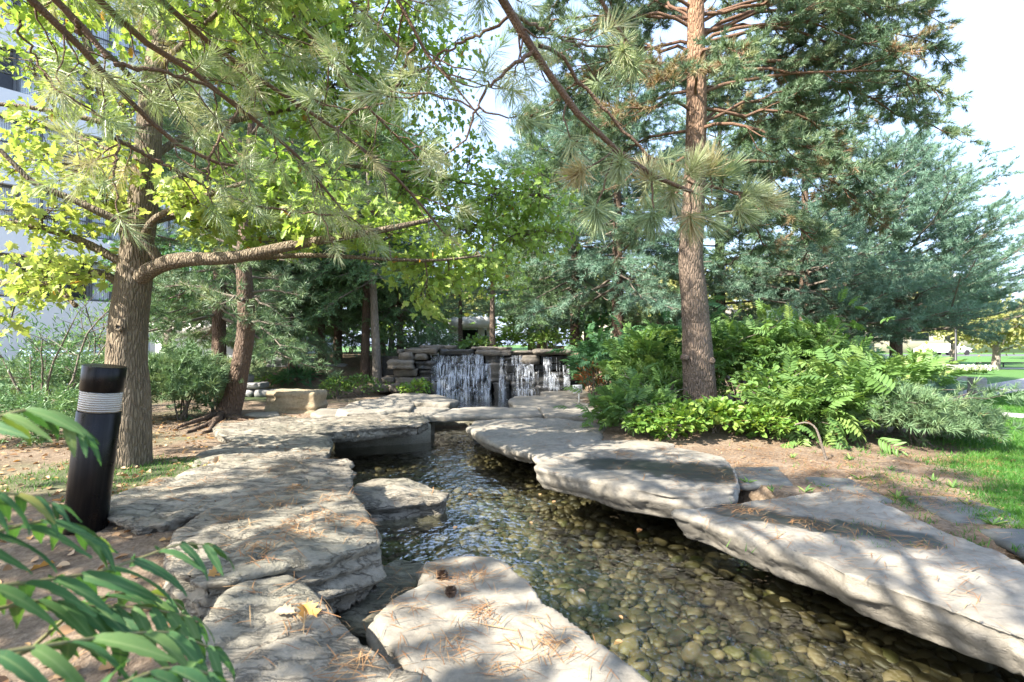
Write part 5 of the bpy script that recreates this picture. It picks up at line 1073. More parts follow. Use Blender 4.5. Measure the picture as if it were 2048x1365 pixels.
SH = [
 # label, px, d, r, h, n, kind, mat, size, group
 ('sumac','sumac shrub spreading green fronds beside the right end of the waterfall',1212,12.6,.7,1.15,330,'frond','leaf_teal',.38,SG),
 ('sumac','sumac shrub with blue green fronds behind the white sign',1285,11.3,.75,1.15,330,'frond','leaf_teal',.38,SG),
 ('sumac','sumac shrub in front of the drooping pine, left of the reddish trunk',1300,10.3,.8,1.2,300,'frond','leaf_green',.36,SG),
 ('sumac','small sumac overhanging the bridge slab end',1300,9.5,.45,.6,220,'frond','leaf_green',.3,SG),
 ('sumac','tall bright sumac just behind the reddish trunk on its right',1480,9.6,.95,1.5,620,'frond','leaf_green',.29,SG),
 ('sumac','bright sumac in the middle of the thicket, with the tallest fronds',1580,9.3,.9,1.35,620,'frond','leaf_green',.29,SG),
 ('sumac','sumac with yellowish tips at the right part of the thicket',1650,9.4,.75,1.1,480,'frond','leaf_green',.28,SG),
 ('sumac','dark green sumac directly behind the reddish trunk on its left',1370,10.6,.8,1.55,340,'frond','leaf_teal',.36,SG),
 ('sumac','low sumac with arching fronds in front of the thicket, right of the bent bare stem',1700,7.0,.5,.6,190,'frond','leaf_green',.36,SG),
 ('sumac','low sumac with fronds fanning over the bent bare stem',1600,7.0,.45,.5,170,'frond','leaf_green',.34,SG),
 ('sumac','young sumac on a thin stem before the dark mugo pine',1800,7.2,.45,.62,110,'frond','leaf_green',.30,SG),
 ('sumac','low sumac over the cracked slab end with its fronds drooping',1270,7.7,.55,.45,240,'frond','leaf_green',.28,SG),
 ('bush','yellow green bush with broad leaves at the foot of the reddish trunk',1435,7.15,.5,.46,1000,'round','leaf_yellow',.082,None),
 ('bush','sunlit yellow bush with tan leaves spilling over the middle slab',1345,6.95,.5,.40,1050,'round','leaf_yellow',.08,None),
 ('bush','low yellow green bush between the sumacs at the right of the trunk',1530,6.95,.45,.34,700,'round','leaf_yellow',.075,None),
 ('bush','small bush with yellow leaves hanging beside the cracked slab',1215,8.35,.22,.32,150,'round','leaf_yellow',.08,None),
 ('bush','leafy green bush filling the thicket behind the small pale leaved bush',1550,7.9,.7,.8,700,'round','leaf_green',.09,None),
 ('bush','dense leafy bush in the thicket left of the reddish trunk',1310,8.9,.75,.75,760,'lance','leaf_green',.13,None),
 ('bush','round leaved green bush under the yellow tipped sumac',1660,7.7,.6,.72,520,'round','leaf_green',.085,None),
 ('red_bush','bush with red autumn leaves behind the white sign',1186,11.7,.3,.85,110,'lance','leaf_red',.17,None),
 ('red_bush','small tuft of orange red leaves high in the sumacs',1262,10.4,.18,.95,50,'lance','leaf_red',.15,None),
 ('mugo_pine','dark mugo pine spreading beside the lawn at the end of the thicket',1835,6.6,.78,.66,1300,'needle','needle_dark',.125,None),
 ('mugo_pine','mugo pine with upright shoots behind the young sumac',1755,9.6,.85,.85,600,'needle','needle_blue',.19,None),
 ('mugo_pine','low mugo pine whose shoots reach over the lawn edge',1905,6.9,.40,.28,320,'needle','needle_dark',.11,None),
 ('mugo_pine','blue green shrubby pine at the back by the mulched bed',1845,12.5,.5,.5,220,'needle','needle_blue',.2,None),
 ('mugo_pine','big dark mugo pine between the maple and the leaning pine',365,9.0,.72,1.15,900,'needle','needle_dark',.17,None),
 ('mugo_pine','pale tipped mugo shoot at the right of the big dark mugo pine',425,9.3,.22,.95,90,'needle','needle_near',.17,None),
 ('juniper','yellow green juniper spreading on the ground behind the black bollard',70,6.6,.8,.5,620,'spray','needle_spruce',.15,None),
 ('juniper','dark juniper against the blue slatted screen',60,8.6,.9,1.0,620,'spray','needle_dark',.18,None),
 ('juniper','bushy juniper left of the maple trunk',175,8.3,.75,1.15,560,'spray','needle_dark',.18,None),
 ('bush','thin branched locust bush before the apartment house',95,7.6,1.0,1.9,620,'lance','leaf_teal',.09,None),
 ('bush','airy green bush between the locust and the maple trunk',190,9.6,.9,2.1,520,'lance','leaf_green',.10,None),
 ('fern','clump of bright green hostas on the bank left of the waterfall',592,14.2,.62,.30,240,'lance','leaf_teal',.26,None),
 ('bush','flowering shrub with small pale leaves left of the upper pool',672,12.4,.45,.52,520,'round','leaf_green',.06,None),
 ('bush','flowering shrub with small pale leaves at the foot of the twin trunks',722,12.9,.5,.5,520,'round','leaf_green',.06,None),
 ('bush','yellow green bush growing on the stones at the left foot of the waterfall',832,12.7,.42,.36,300,'round','leaf_yellow',.09,None),
 ('bush','dark green bush above the middle of the waterfall caps',955,15.4,.7,.5,420,'round','leaf_green',.11,None),
 ('bush','dark bush above the left end of the waterfall wall',850,15.6,.8,.55,420,'spray','needle_dark',.2,None),
 ('bush','yellow green bush in the sun behind the waterfall wall',1010,17.0,.9,.7,420,'round','leaf_yellow',.12,None),
 ('bush','green bush behind the right end of the waterfall wall',1100,15.8,.9,.7,420,'round','leaf_green',.12,None),
 ('bush','dark bush far behind the twin trunked spruces',700,20.0,1.7,1.7,520,'round','leaf_teal',.22,None),
 ('bush','dark bush far behind the spruce with the bare lower stem',610,19.0,1.7,1.6,520,'round','leaf_teal',.22,None),
 ('bush','green bush far behind the left end of the waterfall',815,20.5,1.7,1.7,520,'round','leaf_green',.22,None),
 ('bush','green bush far behind the right end of the waterfall',1075,21.0,1.7,1.7,520,'round','leaf_green',.22,None),
 ('bush','leafy bush behind the drooping pine',1190,20.0,1.7,1.9,520,'round','leaf_teal',.22,None),
 ('bush','leafy bush behind the tall sumacs in the gap by the reddish trunk',1330,20.0,1.7,2.0,520,'round','leaf_teal',.22,None),
 ('bush','leafy bush behind the dark bushy pine',1500,21.0,1.7,2.0,520,'round','leaf_green',.22,None),
 ('bush','leafy bush between the dark bushy pine and the broad blue green pine',1665,22.0,1.7,1.9,520,'round','leaf_teal',.22,None),
 ('bush','low green bush under the big dark mugo pine',440,9.7,.3,.3,160,'round','leaf_green',.08,None),
 ('bush','low leafy plants before the stacked slab wall',530,14.0,.6,.22,220,'round','leaf_green',.09,None),
]
for k, (nm, lab, px, d, r_, h, n, kd, m, sz, gp) in enumerate(SH):
    shrub(nm, lab, 'shrub' if nm != 'fern' else 'plant', A(px, d, -.02), r_, h, n, kd, m, 400+k, gp, stems=7 if h > .5 else 5, size=sz, base_h=.42 if lab.startswith('young sumac') else .05)
# bare bent stem at the edge of the thicket
rg = R(9); b = G(1655,920,.0); P = smooth_line(np.array([b-[0,0,.05], D(1640,880,b[1]-.02), D(1632,852,b[1]), D(1612,842,b[1]+.05), D(1590,850,b[1]+.1)]), 14); root = thing('bent_stem', 'bare crooked sumac stem bending out of the thicket over the litter', 'stem', b)
g = Geo(); g.tube(P, np.linspace(.017,.008,14), 7, .5, True, .15, 3); obj('stem', g, M['grey_twig'], root)
# weeds between the pavers, each a rosette of a few blades
WEEDS = ['weed at the near edge of the small square paver', 'weed between the square paver and the streaked paver, in the litter', 'tall weed just left of the streaked paver', 'weed at the far edge of the streaked paver', 'weed between the streaked paver and the long paver', 'weed at the near left corner of the long paver', 'weed in the litter beyond the long paver', 'weed on the lawn border farthest right in the litter', 'weed behind the small square paver below the bent stem', 'weed near the foot of the young sumac', 'weed in the middle of the litter behind the pavers', 'weed at the near edge of the long paver by the lawn', 'weed by the corner of the slab with the puddle', 'weed beside the cut paver at the photo edge']
for k, (px, py) in enumerate([(1495,968),(1610,985),(1650,975),(1720,955),(1795,992),(1842,1000),(1905,972),(1865,960),(1585,918),(1700,918),(1780,935),(1935,1010),(1545,985),(1985,1050)]):
    rg = R(700+k); c = G(px,py,.01); c[2] = hgt(c[:1], c[1:2])[0]; n = 9; az = rg.uniform(0,6.3,n); d = nrm(np.stack([np.cos(az), np.sin(az), rg.uniform(.5,1.6,n)],1)); fr = frames(d); gg = Geo(); gg.inst(LANCE, np.repeat(c[None],n,0), scaled(fr, rg.uniform(.05,.11,n)), rg.random(n)*.9)
    o = obj('weed', gg, M['leaf_green'], loc=c); tag(o, 'small green '+WEEDS[k], 'weed', 'weeds between the pavers')

# ------------------------------------------------------------------ sumac in the foreground
def fore_sumac():
    root = thing('sumac', 'big sumac close to the viewer with long green leaflets crossing in front of the bollard', 'shrub', (-1.15, .55, -.02)); rg = R(91)
    n = 11; mes = []
    for q in range(3):
        V, F, ve = [], [], []
        for i in range(n+1):
            t = i/n; wd = .098*math.sin(PI*min(1,.04+.96*t**.85))**.8 if i < n else .002; tooth = .012*(i%2); y = t; zz = -(.22+.1*q)*t*t
            V += [(-wd-tooth,y-.02*(i%2),zz+.35*wd+.03*math.sin(6*t+q)),(0,y,zz),(wd+tooth,y-.02*(i%2),zz+.35*wd+.03*math.sin(5*t+2*q))]; ve += [0,1,0]
            if i: k = 3*i; F += [(k-3,k-2,k+1,k),(k-2,k-1,k+2,k+1)]
        me = raw_mesh('leaflet', np.array(V), np.array([j for f in F for j in f]), np.array([4]*len(F)), np.zeros(len(V))); set_attr(me, 'rv', np.ones(len(V))); set_attr(me, 'vein', ve); me.materials.append(M['sumac_leaflet']); mes.append(me)
    stem_tops = [np.array([-1.02,.62,.72]), np.array([-.98,.72,1.02]), np.array([-.75,.55,.55])]
    for e in stem_tops:
        P = curve_pts(rg, np.array(root.location), e, 8, 0, .04); g = Geo(); g.tube(P, np.linspace(.016,.008,8), 7, .5, False); obj('stem', g, M['sumac_stem'], root)
    FR = [ # rachis: pixel points with distance; leaflet length in metres
      ([(-140,1190,.80),(60,1165,.92),(200,1145,1.02),(300,1110,1.10),(360,1085,1.15),(425,1092,1.18)], 8, .125),
      ([(-140,1330,.72),(100,1290,.82),(250,1268,.92),(340,1262,.98),(430,1300,1.02)], 8, .13),
      ([(-160,900,.85),(-30,842,.90),(50,818,.94),(110,826,.98),(170,868,1.0)], 6, .10),
      ([(-150,985,.80),(-20,985,.86),(50,990,.90),(110,1010,.93)], 5, .09),
      ([(-150,1110,.78),(0,1062,.88),(80,1042,.94),(150,1050,1.0),(200,1085,1.03)], 6, .11),
      ([(120,1440,.72),(240,1370,.78),(330,1335,.85),(420,1345,.9),(480,1400,.92)], 7, .115),
      ([(-120,1420,.62),(40,1380,.68),(130,1375,.74),(230,1420,.78)], 6, .11),
      ([(-60,1230,.86),(80,1200,.95),(190,1215,1.02),(290,1215,1.06),(385,1235,1.1)], 9, .12),
      ([(40,1460,.66),(150,1400,.72),(270,1385,.78),(360,1420,.82)], 7, .11),
      ([(60,1300,.95),(160,1210,1.05),(260,1180,1.15),(350,1200,1.2),(400,1255,1.22)], 7, .11)]
    for k, (pp_, pairs, ll) in enumerate(FR):
        pairs += 1
        P = smooth_line(np.array([D(*p) for p in pp_]), 22); org = P[0]
        fr_o = bpy.data.objects.new('frond', None)
        g = Geo(); near = min(stem_tops, key=lambda e: np.linalg.norm(e-org)); Q = np.vstack([smooth_line(np.array([near, (near+org)/2+[0,0,.02], org]), 6)[:-1], P])
        V, L, T = tubes(Q[None], np.linspace(.0045,.0016,len(Q))[None], 6); me = raw_mesh('frond', V-org, L, T, np.full(len(V),.5)); fo = bpy.data.objects.new('frond', me); me.materials.append(M['sumac_stem']); COL.objects.link(fo); fo.parent = root; fo.location = Vector(org)-root.location
        ts = np.linspace(.16,.96,pairs); pts, tg = at_t(P, ts)
        for i in range(pairs+1):
            last = i == pairs; p, t = (P[-1], nrm(P[-1]-P[-3])) if last else (pts[i], tg[i]); sd = nrm(np.cross(t, [0,0,1.0]))
            for s_ in ((0,) if last else (-1,1)):
                d = nrm(t*(.55 if not last else 1)+sd*s_*.85+np.array([0,0,-.24+rg.normal(0,.12)])); u = nrm(np.array([0,-.15,1.0])+rg.normal(0,.25,3)); m3 = frames(d[None], None, u[None])[0]
                l = .9*ll*(.62+.55*math.sin(PI*(.15+.8*(1.0 if last else ts[i]))))*rg.uniform(.88,1.12)
                o = bpy.data.objects.new('leaflet', mes[rg.integers(0,3)]); COL.objects.link(o); o.parent = fo
                o.matrix_local = Matrix.Translation(Vector(p-org)) @ Matrix(m3.tolist()).to_4x4() @ Matrix.Scale(float(l),4)
    return root
fore_sumac()

# ------------------------------------------------------------------ bollard light
def bollard():
    b = G(166,1085,.03); s_ = b[1]/FPX; r = 40*s_*.9; tilt = -math.radians(0)
    root = thing('bollard_light', 'leaning black metal bollard light with a ribbed clear band below its cap', 'bollard light', b)
    top = D(210,732,b[1]); ax = Vector(top-b); h = ax.length; root.rotation_mode = 'QUATERNION'; root.rotation_quaternion = Vector((0,0,1)).rotation_difference(ax)
    def cyl(name, z0, z1, rr, m, bev=.004, par=root):
        g = Geo(); n = 40; prof = [(rr-bev,z0),(rr,z0+bev),(rr,z1-bev),(rr-bev,z1)]
        g2 = Geo(); V, L, T = [], [], []; th = np.arange(n)/n*2*PI
        V = np.concatenate([np.stack([a*np.cos(th), a*np.sin(th), np.full(n,z)],1) for a, z in prof]); F = [(k*n+i, k*n+(i+1)%n, (k+1)*n+(i+1)%n, (k+1)*n+i) for k in range(3) for i in range(n)]+[tuple(range(n))[::-1], tuple(range(3*n,4*n))]
        me = raw_mesh(name, V, np.array([i for f in F for i in f]), np.array([len(f) for f in F])); me.materials.append(M[m]); me.polygons.foreach_set('use_smooth', [True]*(3*n)+[False]*2)
        o = bpy.data.objects.new(name, me); COL.objects.link(o); o.parent = par; return o
    cyl('post', -.12, h*.745, r, 'bronze'); cyl('lens', h*.747, h*.858, r*.965, 'lens', .003); cyl('cap', h*.860, h, r, 'bronze'); cyl('lamp_core', h*.75, h*.855, r*.3, 'white')
bollard()
# ------------------------------------------------------------------ white sign on the right bank
def sign():
    b = G(1158,806,.04); d = b[1]; s_ = d/FPX; root = thing('sign', 'small white warning sign on a white stake before the right end of the waterfall', 'sign', b)
    g = Geo(); g.box((b[0]-.002, b[1], CAM_Z-(795-HORY)*s_), .026, .02, .34, 0); obj('stake', g, M['white'], root)
    c = D(1156.5,778.5,d-.02); w_, h = 19.0*s_, 17.0*s_; g = Geo(); g.box(c, w_, .008, h); o = obj('board', g, M['white'], root); o.rotation_euler[1] = -.05
    for i, tx in enumerate(('PLEASE','KEEP OFF','THE ROCKS')):
        cu = bpy.data.curves.new('lettering','FONT'); cu.body = tx; cu.align_x = 'CENTER'; cu.align_y = 'CENTER'; cu.size = h*.26; cu.extrude = .0008; t0_ = bpy.data.objects.new('lettering_curve', cu); COL.objects.link(t0_); bpy.context.view_layer.update(); me = bpy.data.meshes.new_from_object(t0_.evaluated_get(bpy.context.evaluated_depsgraph_get())); bpy.data.objects.remove(t0_); bpy.data.curves.remove(cu)
        me.name = 'lettering'; me.materials.clear(); me.materials.append(M['ink']); t = bpy.data.objects.new('lettering', me); COL.objects.link(t)
        t.parent = o; t.location = Vector((c[0]-b[0], c[1]-b[1]-.0052, c[2]-b[2]+h*(.27-.27*i))); t.rotation_euler = (PI/2,0,0)
sign()
# ------------------------------------------------------------------ small things on the stones
def cone(px, py, z, s_, lab, seed):
    c = G(px,py,z); rg = R(seed); root = None; g = Geo()
    for i in range(46):
        t = i/46; a = i*2.4; rr = .5*math.sin(PI*(.12+.8*t))**.8; p = np.array([rr*math.cos(a)*.62, t*1.15-.55, rr*math.sin(a)*.62]); d = nrm(np.array([math.cos(a), .45, math.sin(a)])); m3 = frames(d[None])[0]
        g.add((ROUND[0]*np.array([.9,.55,.5])) @ m3.T + p, ROUND[1], ROUND[2], rg.random())
    g.tube(np.array([[0,-.5,0],[0,0,0],[0,.5,0]]), [.2,.3,.1], 8); V,L,T,A = g.data(); az = rg.uniform(0,6); rot = np.array(Matrix.Rotation(az,3,'Z')); g2 = Geo(); g2.add((V*s_) @ rot.T + c + [0,0,s_*.28], L, T, A)
    tag(obj('pine_cone', g2, M['twig'], loc=c), lab, 'pine cone')
cone(884,1155,-.035,.045,'brown pine cone standing on the flat dappled slab near its top edge',1); cone(902,1186,-.03,.04,'flattened pine cone lying in a bunch of dry needles on the flat dappled slab',2)
def dry_leaf(px, py, z, s_, lab, seed, var):
    rg = R(seed); c = G(px,py,z); d = nrm(np.array([rg.normal(), rg.normal(), .35])); m3 = frames(d[None], np.array([rg.normal(0,.3)]))[0]; tp = OAKLEAF; V = tp[0]*np.array([1,1,1.8]); g = Geo(); g.add((V*s_) @ m3.T + c + [0,0,.012], tp[1], tp[2], var)
    tag(obj('dry_leaf', g, M['dry'], loc=c), lab, 'leaf')
dry_leaf(606,1215,.15,.14,'big orange oak leaf lying on the broad cracked foreground slab',3,.98); dry_leaf(590,1232,.14,.08,'pale curled leaf tip beside the big orange oak leaf',4,.75)
dry_leaf(602,974,.19,.12,'brown leaf on the square ended slab at its far edge',5,.5); dry_leaf(415,1158,.17,.10,'yellow leaf on the near corner of the square ended slab',6,.95)
dry_leaf(430,932,.15,.12,'pair of dry brown leaves in the crease of the layered slab',7,.6); dry_leaf(115,1132,.08,.14,'orange fallen leaf in the litter under the sumac',8,.98)
def litter():
    rg = R(120)
    top = {}
    def zof(x, y): return hgt(x, y)
    n = 2600; x = rg.uniform(-6.5,-1.0,n); y = rg.uniform(1.3,9.5,n); p = np.stack([x,y,zof(x,y)+.012],1); ok = sdist(x,y,stream_poly) > .05; p = p[ok]; n = len(p)
    az = rg.uniform(0,6.3,n); d = nrm(np.stack([np.cos(az),np.sin(az),rg.normal(.1,.2,n)],1)); g = Geo(); g.inst(ROUND, p, scaled(frames(d, rg.normal(0,.5,n)), rg.uniform(.025,.07,n)), rg.random(n)**1.2*.96)
    n = 420; x = rg.uniform(1.5,6.5,n); y = rg.uniform(3.5,7.8,n); p = np.stack([x,y,zof(x,y)+.012],1); ok = sdist(x,y,stream_poly) > .4; p = p[ok]; n = len(p); az = rg.uniform(0,6.3,n); d = nrm(np.stack([np.cos(az),np.sin(az),rg.normal(.1,.2,n)],1))
    g.inst(ROUND, p, scaled(frames(d, rg.normal(0,.5,n)), rg.uniform(.015,.04,n)), rg.random(n)*.7)
    n = 26; y = rg.uniform(2.4,8,n); x = rg.uniform(-.3,.6,n)*y*.6; ok = sdist(x,y,stream_poly) < -.15; x, y = x[ok], y[ok]; n = len(x); az = rg.uniform(0,6.3,n); d = nrm(np.stack([np.cos(az),np.sin(az),rg.normal(0,.05,n)],1)); g.inst(ROUND, np.stack([x,y,x*0+WATER_Z+.004],1), scaled(frames(d), rg.uniform(.03,.07,n)), rg.random(n)*.96)
    stuff(obj('leaf_litter', g, M['dry'], loc=(0,0,0)), 'dry brown leaves scattered over the bare ground of both banks', 'leaf litter')
    # needles: rain of dry needles over ground and slabs (dropped on what lies below)
    dg = bpy.context.evaluated_depsgraph_get(); dg.update(); g = Geo(); seg = []
    def drop(x, y):
        o_ = Vector((x, y, .75)); hit, loc, no, _, ob, _ = SC.ray_cast(dg, o_, Vector((0,0,-1)), distance=2.0)
        return (loc, no, ob.name) if hit else None
    def clump(x, y, n, r):
        for _ in range(n):
            a, b = x+rg.normal(0,r), y+rg.normal(0,r); q = drop(a, b)
            if q is None or q[0].z > .5 or q[1].z < .8 or q[2].startswith(('stream_water','pool','post','cobble')): continue
            az = rg.uniform(0,6.3); t = Vector((math.cos(az), math.sin(az), 0)); t = (t - q[1]*t.dot(q[1])).normalized(); l = rg.uniform(.04,.075); m = q[0]+q[1]*rg.uniform(.003,.016); s2 = q[1].cross(t)*.0016
            a_, b_ = m-t*l, m+t*l; mm = m+q[1]*.006; seg.append((a_-s2, a_+s2, mm+s2*1.2, mm-s2*1.2, b_))
    spots = [(590,985,.19),(680,1060,.19),(560,1010,.19),(600,1080,.19),(660,1005,.19),(470,1040,.19),(520,1000,.17),(420,975,.15),(560,950,.15),(300,975,.15),(650,1045,.19),(800,1215,-.05),(900,1175,-.05),(960,1225,-.05),(900,1290,-.05),(1000,1330,-.05),(880,1150,-.05),(1100,1290,-.05),(950,1150,-.05),(740,1160,-.15),(610,1240,.13),(700,1330,.13),(1500,1020,.05),(1620,1040,.05),(1850,1090,.05),(1350,920,.05),(1250,915,.05),(1420,945,.05),(1320,905,.05),(1190,905,.05),(1750,1060,.05),(520,1110,.19),(580,1060,.19)]
    for px, py, z in spots:
        c = G(px,py,z); clump(c[0], c[1], rg.integers(16,46), .05+.02*rg.random()); clump(c[0], c[1], 14, .2)
    for _ in range(3600):
        y = rg.uniform(1.6,8.5); x = rg.uniform(-.9,.9)*y if rg.random() < .5 else rg.uniform(.3,1.0)*y; clump(x, y, 1, .01)
    for _ in range(170): y = rg.uniform(4.0,7.2); clump(rg.uniform(.42,.95)*y, y, 20, .08)
    for _ in range(150):
        y = rg.uniform(2.2,8); x = rg.uniform(-.95,.95)*y; q = drop(x, y)
        if q is None or q[0].z > .4 or q[1].z < .85 or q[2].startswith(('stream_water','pool','post','cobble')): continue
        az = rg.uniform(0,6.3); t = Vector((math.cos(az), math.sin(az), 0)); t = (t - q[1]*t.dot(q[1])).normalized(); l = rg.uniform(.05,.14); m = q[0]+q[1]*.008; s2 = q[1].cross(t)*.004; mm = m+q[1]*.004+s2*2; seg.append((m-t*l-s2, m-t*l+s2, mm+s2, mm-s2, m+t*l))
    V = np.array([[list(v) for v in s_] for s_ in seg]).reshape(-1,3); N = len(seg); L = (np.array([0,1,2,3,3,2,4])[None]+5*np.arange(N)[:,None]).ravel(); g.add(V, L, np.tile([4,3],N), np.repeat(rg.random(N),5))
    stuff(obj('needle_litter', g, M['needle_dry'], loc=(0,0,0)), 'reddish dry pine needles lying in clumps on the slabs and the ground', 'needle litter')
litter()
def lawn():
    rg = R(130); g = Geo(); n = 120000; y = 3.2+11*rg.random(n)**1.6; x = rg.uniform(.40,1.08,n)*y; p = np.stack([x,y,x*0],1)
    dl = sdist(x,y,lawn_line)+.75*fbm(p*1.6,4)+.25*fbm(p*8,3); dens = np.maximum(sstep(.5,-.4,dl), .10*sstep(2.2,.2,dl)*(fbm(p*5+3,2) > .12)); ok = (rg.random(n) < dens)&(sdist(x,y,path1) > .03)&(sdist(x,y,path2) > .03); x, y = x[ok], y[ok]; n = len(x); z = hgt(x,y)
    z = np.where(np.minimum(sdist(x,y,path1), sdist(x,y,path2)) < .35, 0, z)
    h = rg.uniform(.025,.06,n); az = rg.uniform(0,6.3,n); wd = rg.uniform(.003,.006,n)*np.clip(y/6,.8,2); dx, dy = np.cos(az)*wd, np.sin(az)*wd; lx, ly = rg.normal(0,.5,n)*h, rg.normal(0,.5,n)*h
    V = np.stack([np.stack([x-dx,y-dy,z],1), np.stack([x+dx,y+dy,z],1), np.stack([x+lx,y+ly,z+h],1)],1).reshape(-1,3)
    g.add(V, np.arange(3*n), np.full(n,3), np.repeat(np.clip(rg.normal(.42,.2,n)+.45*fbm(np.stack([x*.9,y*.9,x*0],1),3),0,1),3))
    m = 14000; x = rg.uniform(-5.5,-2.4,m); y = rg.uniform(3.6,6.4,m); p = np.stack([x,y,x*0],1); ok = (np.hypot((x+3.7)*.8,y-4.75) < .9)&(fbm(p*3,2) > -.1)&(rg.random(m) < .6); x, y = x[ok], y[ok]; m = len(x); z = hgt(x,y); h = rg.uniform(.02,.06,m); az = rg.uniform(0,6.3,m); dx, dy = np.cos(az)*.003, np.sin(az)*.003; lx, ly = rg.normal(0,.5,m)*h, rg.normal(0,.5,m)*h
    V = np.stack([np.stack([x-dx,y-dy,z],1), np.stack([x+dx,y+dy,z],1), np.stack([x+lx,y+ly,z+h],1)],1).reshape(-1,3); g.add(V, np.arange(3*m), np.full(m,3), np.repeat(np.clip(rg.normal(.5,.25,m),0,1),3))
    stuff(obj('grass', g, M['grass'], loc=(0,0,0)), 'short green grass of the lawn and sparse grass round the maple foot', 'grass')
lawn()

# ------------------------------------------------------------------ right background
b = G(1955,796,0); s_ = b[1]/FPX; P = np.array([(-.145,-.12),(.145,-.12),(.15,.14),(-.15,.14)])+b[:2]
me, org = slab_mesh(np.c_[P,P[:,0]*0], .50, .62, .03, inset=-.005, seed=90, smooth=2, amp=(.006,.004,.004)); me.materials.append(M['grey_block']); o = bpy.data.objects.new('stone_bollard', me); COL.objects.link(o); o.location = org; tag(o, 'square grey stone bollard standing on the lawn beside the brick path', 'stone bollard')
# mulch bed
g = Geo(); P = [G(a,b_,.012) for a,b_ in [(1870,758),(1930,752),(1945,757),(1925,765),(1880,772),(1865,775)]]; g.poly(P, [tuple(range(6))]); structure(obj('mulch_bed', flat(g), M['silt']))
def flower_bed():
    rg = R(140); y0 = 22.5; root = thing('flower_bed', 'bed of white flowers beyond the brick path', 'flower bed', (19.0, y0, 0)); n = 900; x = rg.uniform(18.3,20.9,n); y = y0+rg.uniform(-.4,.9,n)-(x-19)*.1; z = .08+.16*rg.random(n)
    g = Geo(); d = nrm(np.stack([rg.normal(0,.3,n),rg.normal(-.3,.3,n),np.ones(n)],1)); g.inst(ROUND, np.stack([x,y,z+.1],1), scaled(frames(d), rg.uniform(.07,.13,n)), rg.random(n)); o = obj('blossom_mass', g, M['flower'], root); o['kind'] = 'stuff'
    g = Geo(); d = nrm(rg.normal(size=(n,3))+[0,0,.6]); g.inst(ROUND, np.stack([x,y+.2,z*1.2],1), scaled(frames(d), rg.uniform(.08,.16,n)), rg.random(n)*.8); o = obj('foliage', g, M['leaf_green'], root); o['kind'] = 'stuff'
flower_bed()
def fence():
    y0 = 30.0; s_ = y0/FPX; x0, x1 = (1952-1024)*s_, (2300-1024)*s_; root = thing('fence', 'low black rail fence beyond the far lawn', 'fence', (x0, y0, 0)); zt = .22
    zt = CAM_Z-(726-HORY)*s_
    g = Geo(); g.box(((x0+x1)/2, y0, zt), x1-x0, .06, .07); obj('rail', g, M['rail'], root); g = Geo(); g.box(((x0+x1)/2, y0, zt*.45), x1-x0, .03, .03); obj('rail', g, M['rail'], root)
    for k in range(7): g = Geo(); g.box((x0+.1+k*1.55, y0+.05, zt/2-.02), .05, .05, zt+.04); obj('post', g, M['rail'], root)
fence()
def lamp_post():
    y0 = 24.0; s_ = y0/FPX; x = (1911.5-1024)*s_; root = thing('lamp_post', 'black lamp post with a small white notice beyond the flower bed', 'lamp post', (x,y0,0))
    g = Geo(); g.tube(np.array([(x,y0,-.05),(x,y0,.5),(x,y0,.55),(x,y0,4.2)]), [.10,.09,.05,.04], 10); obj('pole', g, M['rail'], root)
    g = Geo(); g.tube(np.array([(x,y0,4.2),(x,y0,4.3),(x,y0,4.55),(x,y0,4.65)]), [.05,.16,.2,.04], 10); obj('lantern', g, M['white'], root); g = Geo(); g.box((x+.06,y0-.07,1.05), .10,.02,.3); obj('notice', g, M['white'], root)
lamp_post()
def car(px, d, lab, col, rz):
    x = (px-1024)/FPX*d; root = thing('parked_car', lab, 'car', (x,d,0), 'cars parked beyond the lawn')
    prof = [(-2.1,.35),(-2.1,.8),(-1.5,.95),(-.9,1.42),(.6,1.45),(1.25,.98),(2.05,.85),(2.1,.35)]; g = Geo(); n = len(prof)
    V = [(a,-.85+.12*max(0,(z-.9))*2,z) for a,z in prof]+[(a,.85-.12*max(0,(z-.9))*2,z) for a,z in prof]; F = [tuple(range(n)), tuple(range(n,2*n))[::-1]]+[(i,n+i,n+(i+1)%n,(i+1)%n) for i in range(n)]; V = np.array(V)+np.array([x,d,0]); g.poly(V,F); obj('body', flat(g), col, root)
    for sd in (-1,1):
        g = Geo(); V = [(-1.3,.98),(-.85,1.36),(.55,1.38),(1.08,.99)]; yy = sd*.80; g.poly(np.array([(a,yy+sd*.012-sd*.2*max(0,z-.95),z) for a,z in V])+np.array([x,d,0]), [(0,1,2,3)]); obj('window', flat(g), M['dark_room'], root)
        for a in (-1.3,1.3): g = Geo(); g.tube(np.array([(x+a,d+sd*.72,.33),(x+a,d+sd*.9,.33)]), .33, 16); obj('wheel', g, M['tyre'], root)
    for ch in root.children: pass
    root.rotation_euler = (0,0,rz)
car(1870, 64, 'white parked car seen under the broad blue green pine', M['car'], .1); car(1903, 66, 'white parked car beside the lamp post', M['car'], .1)
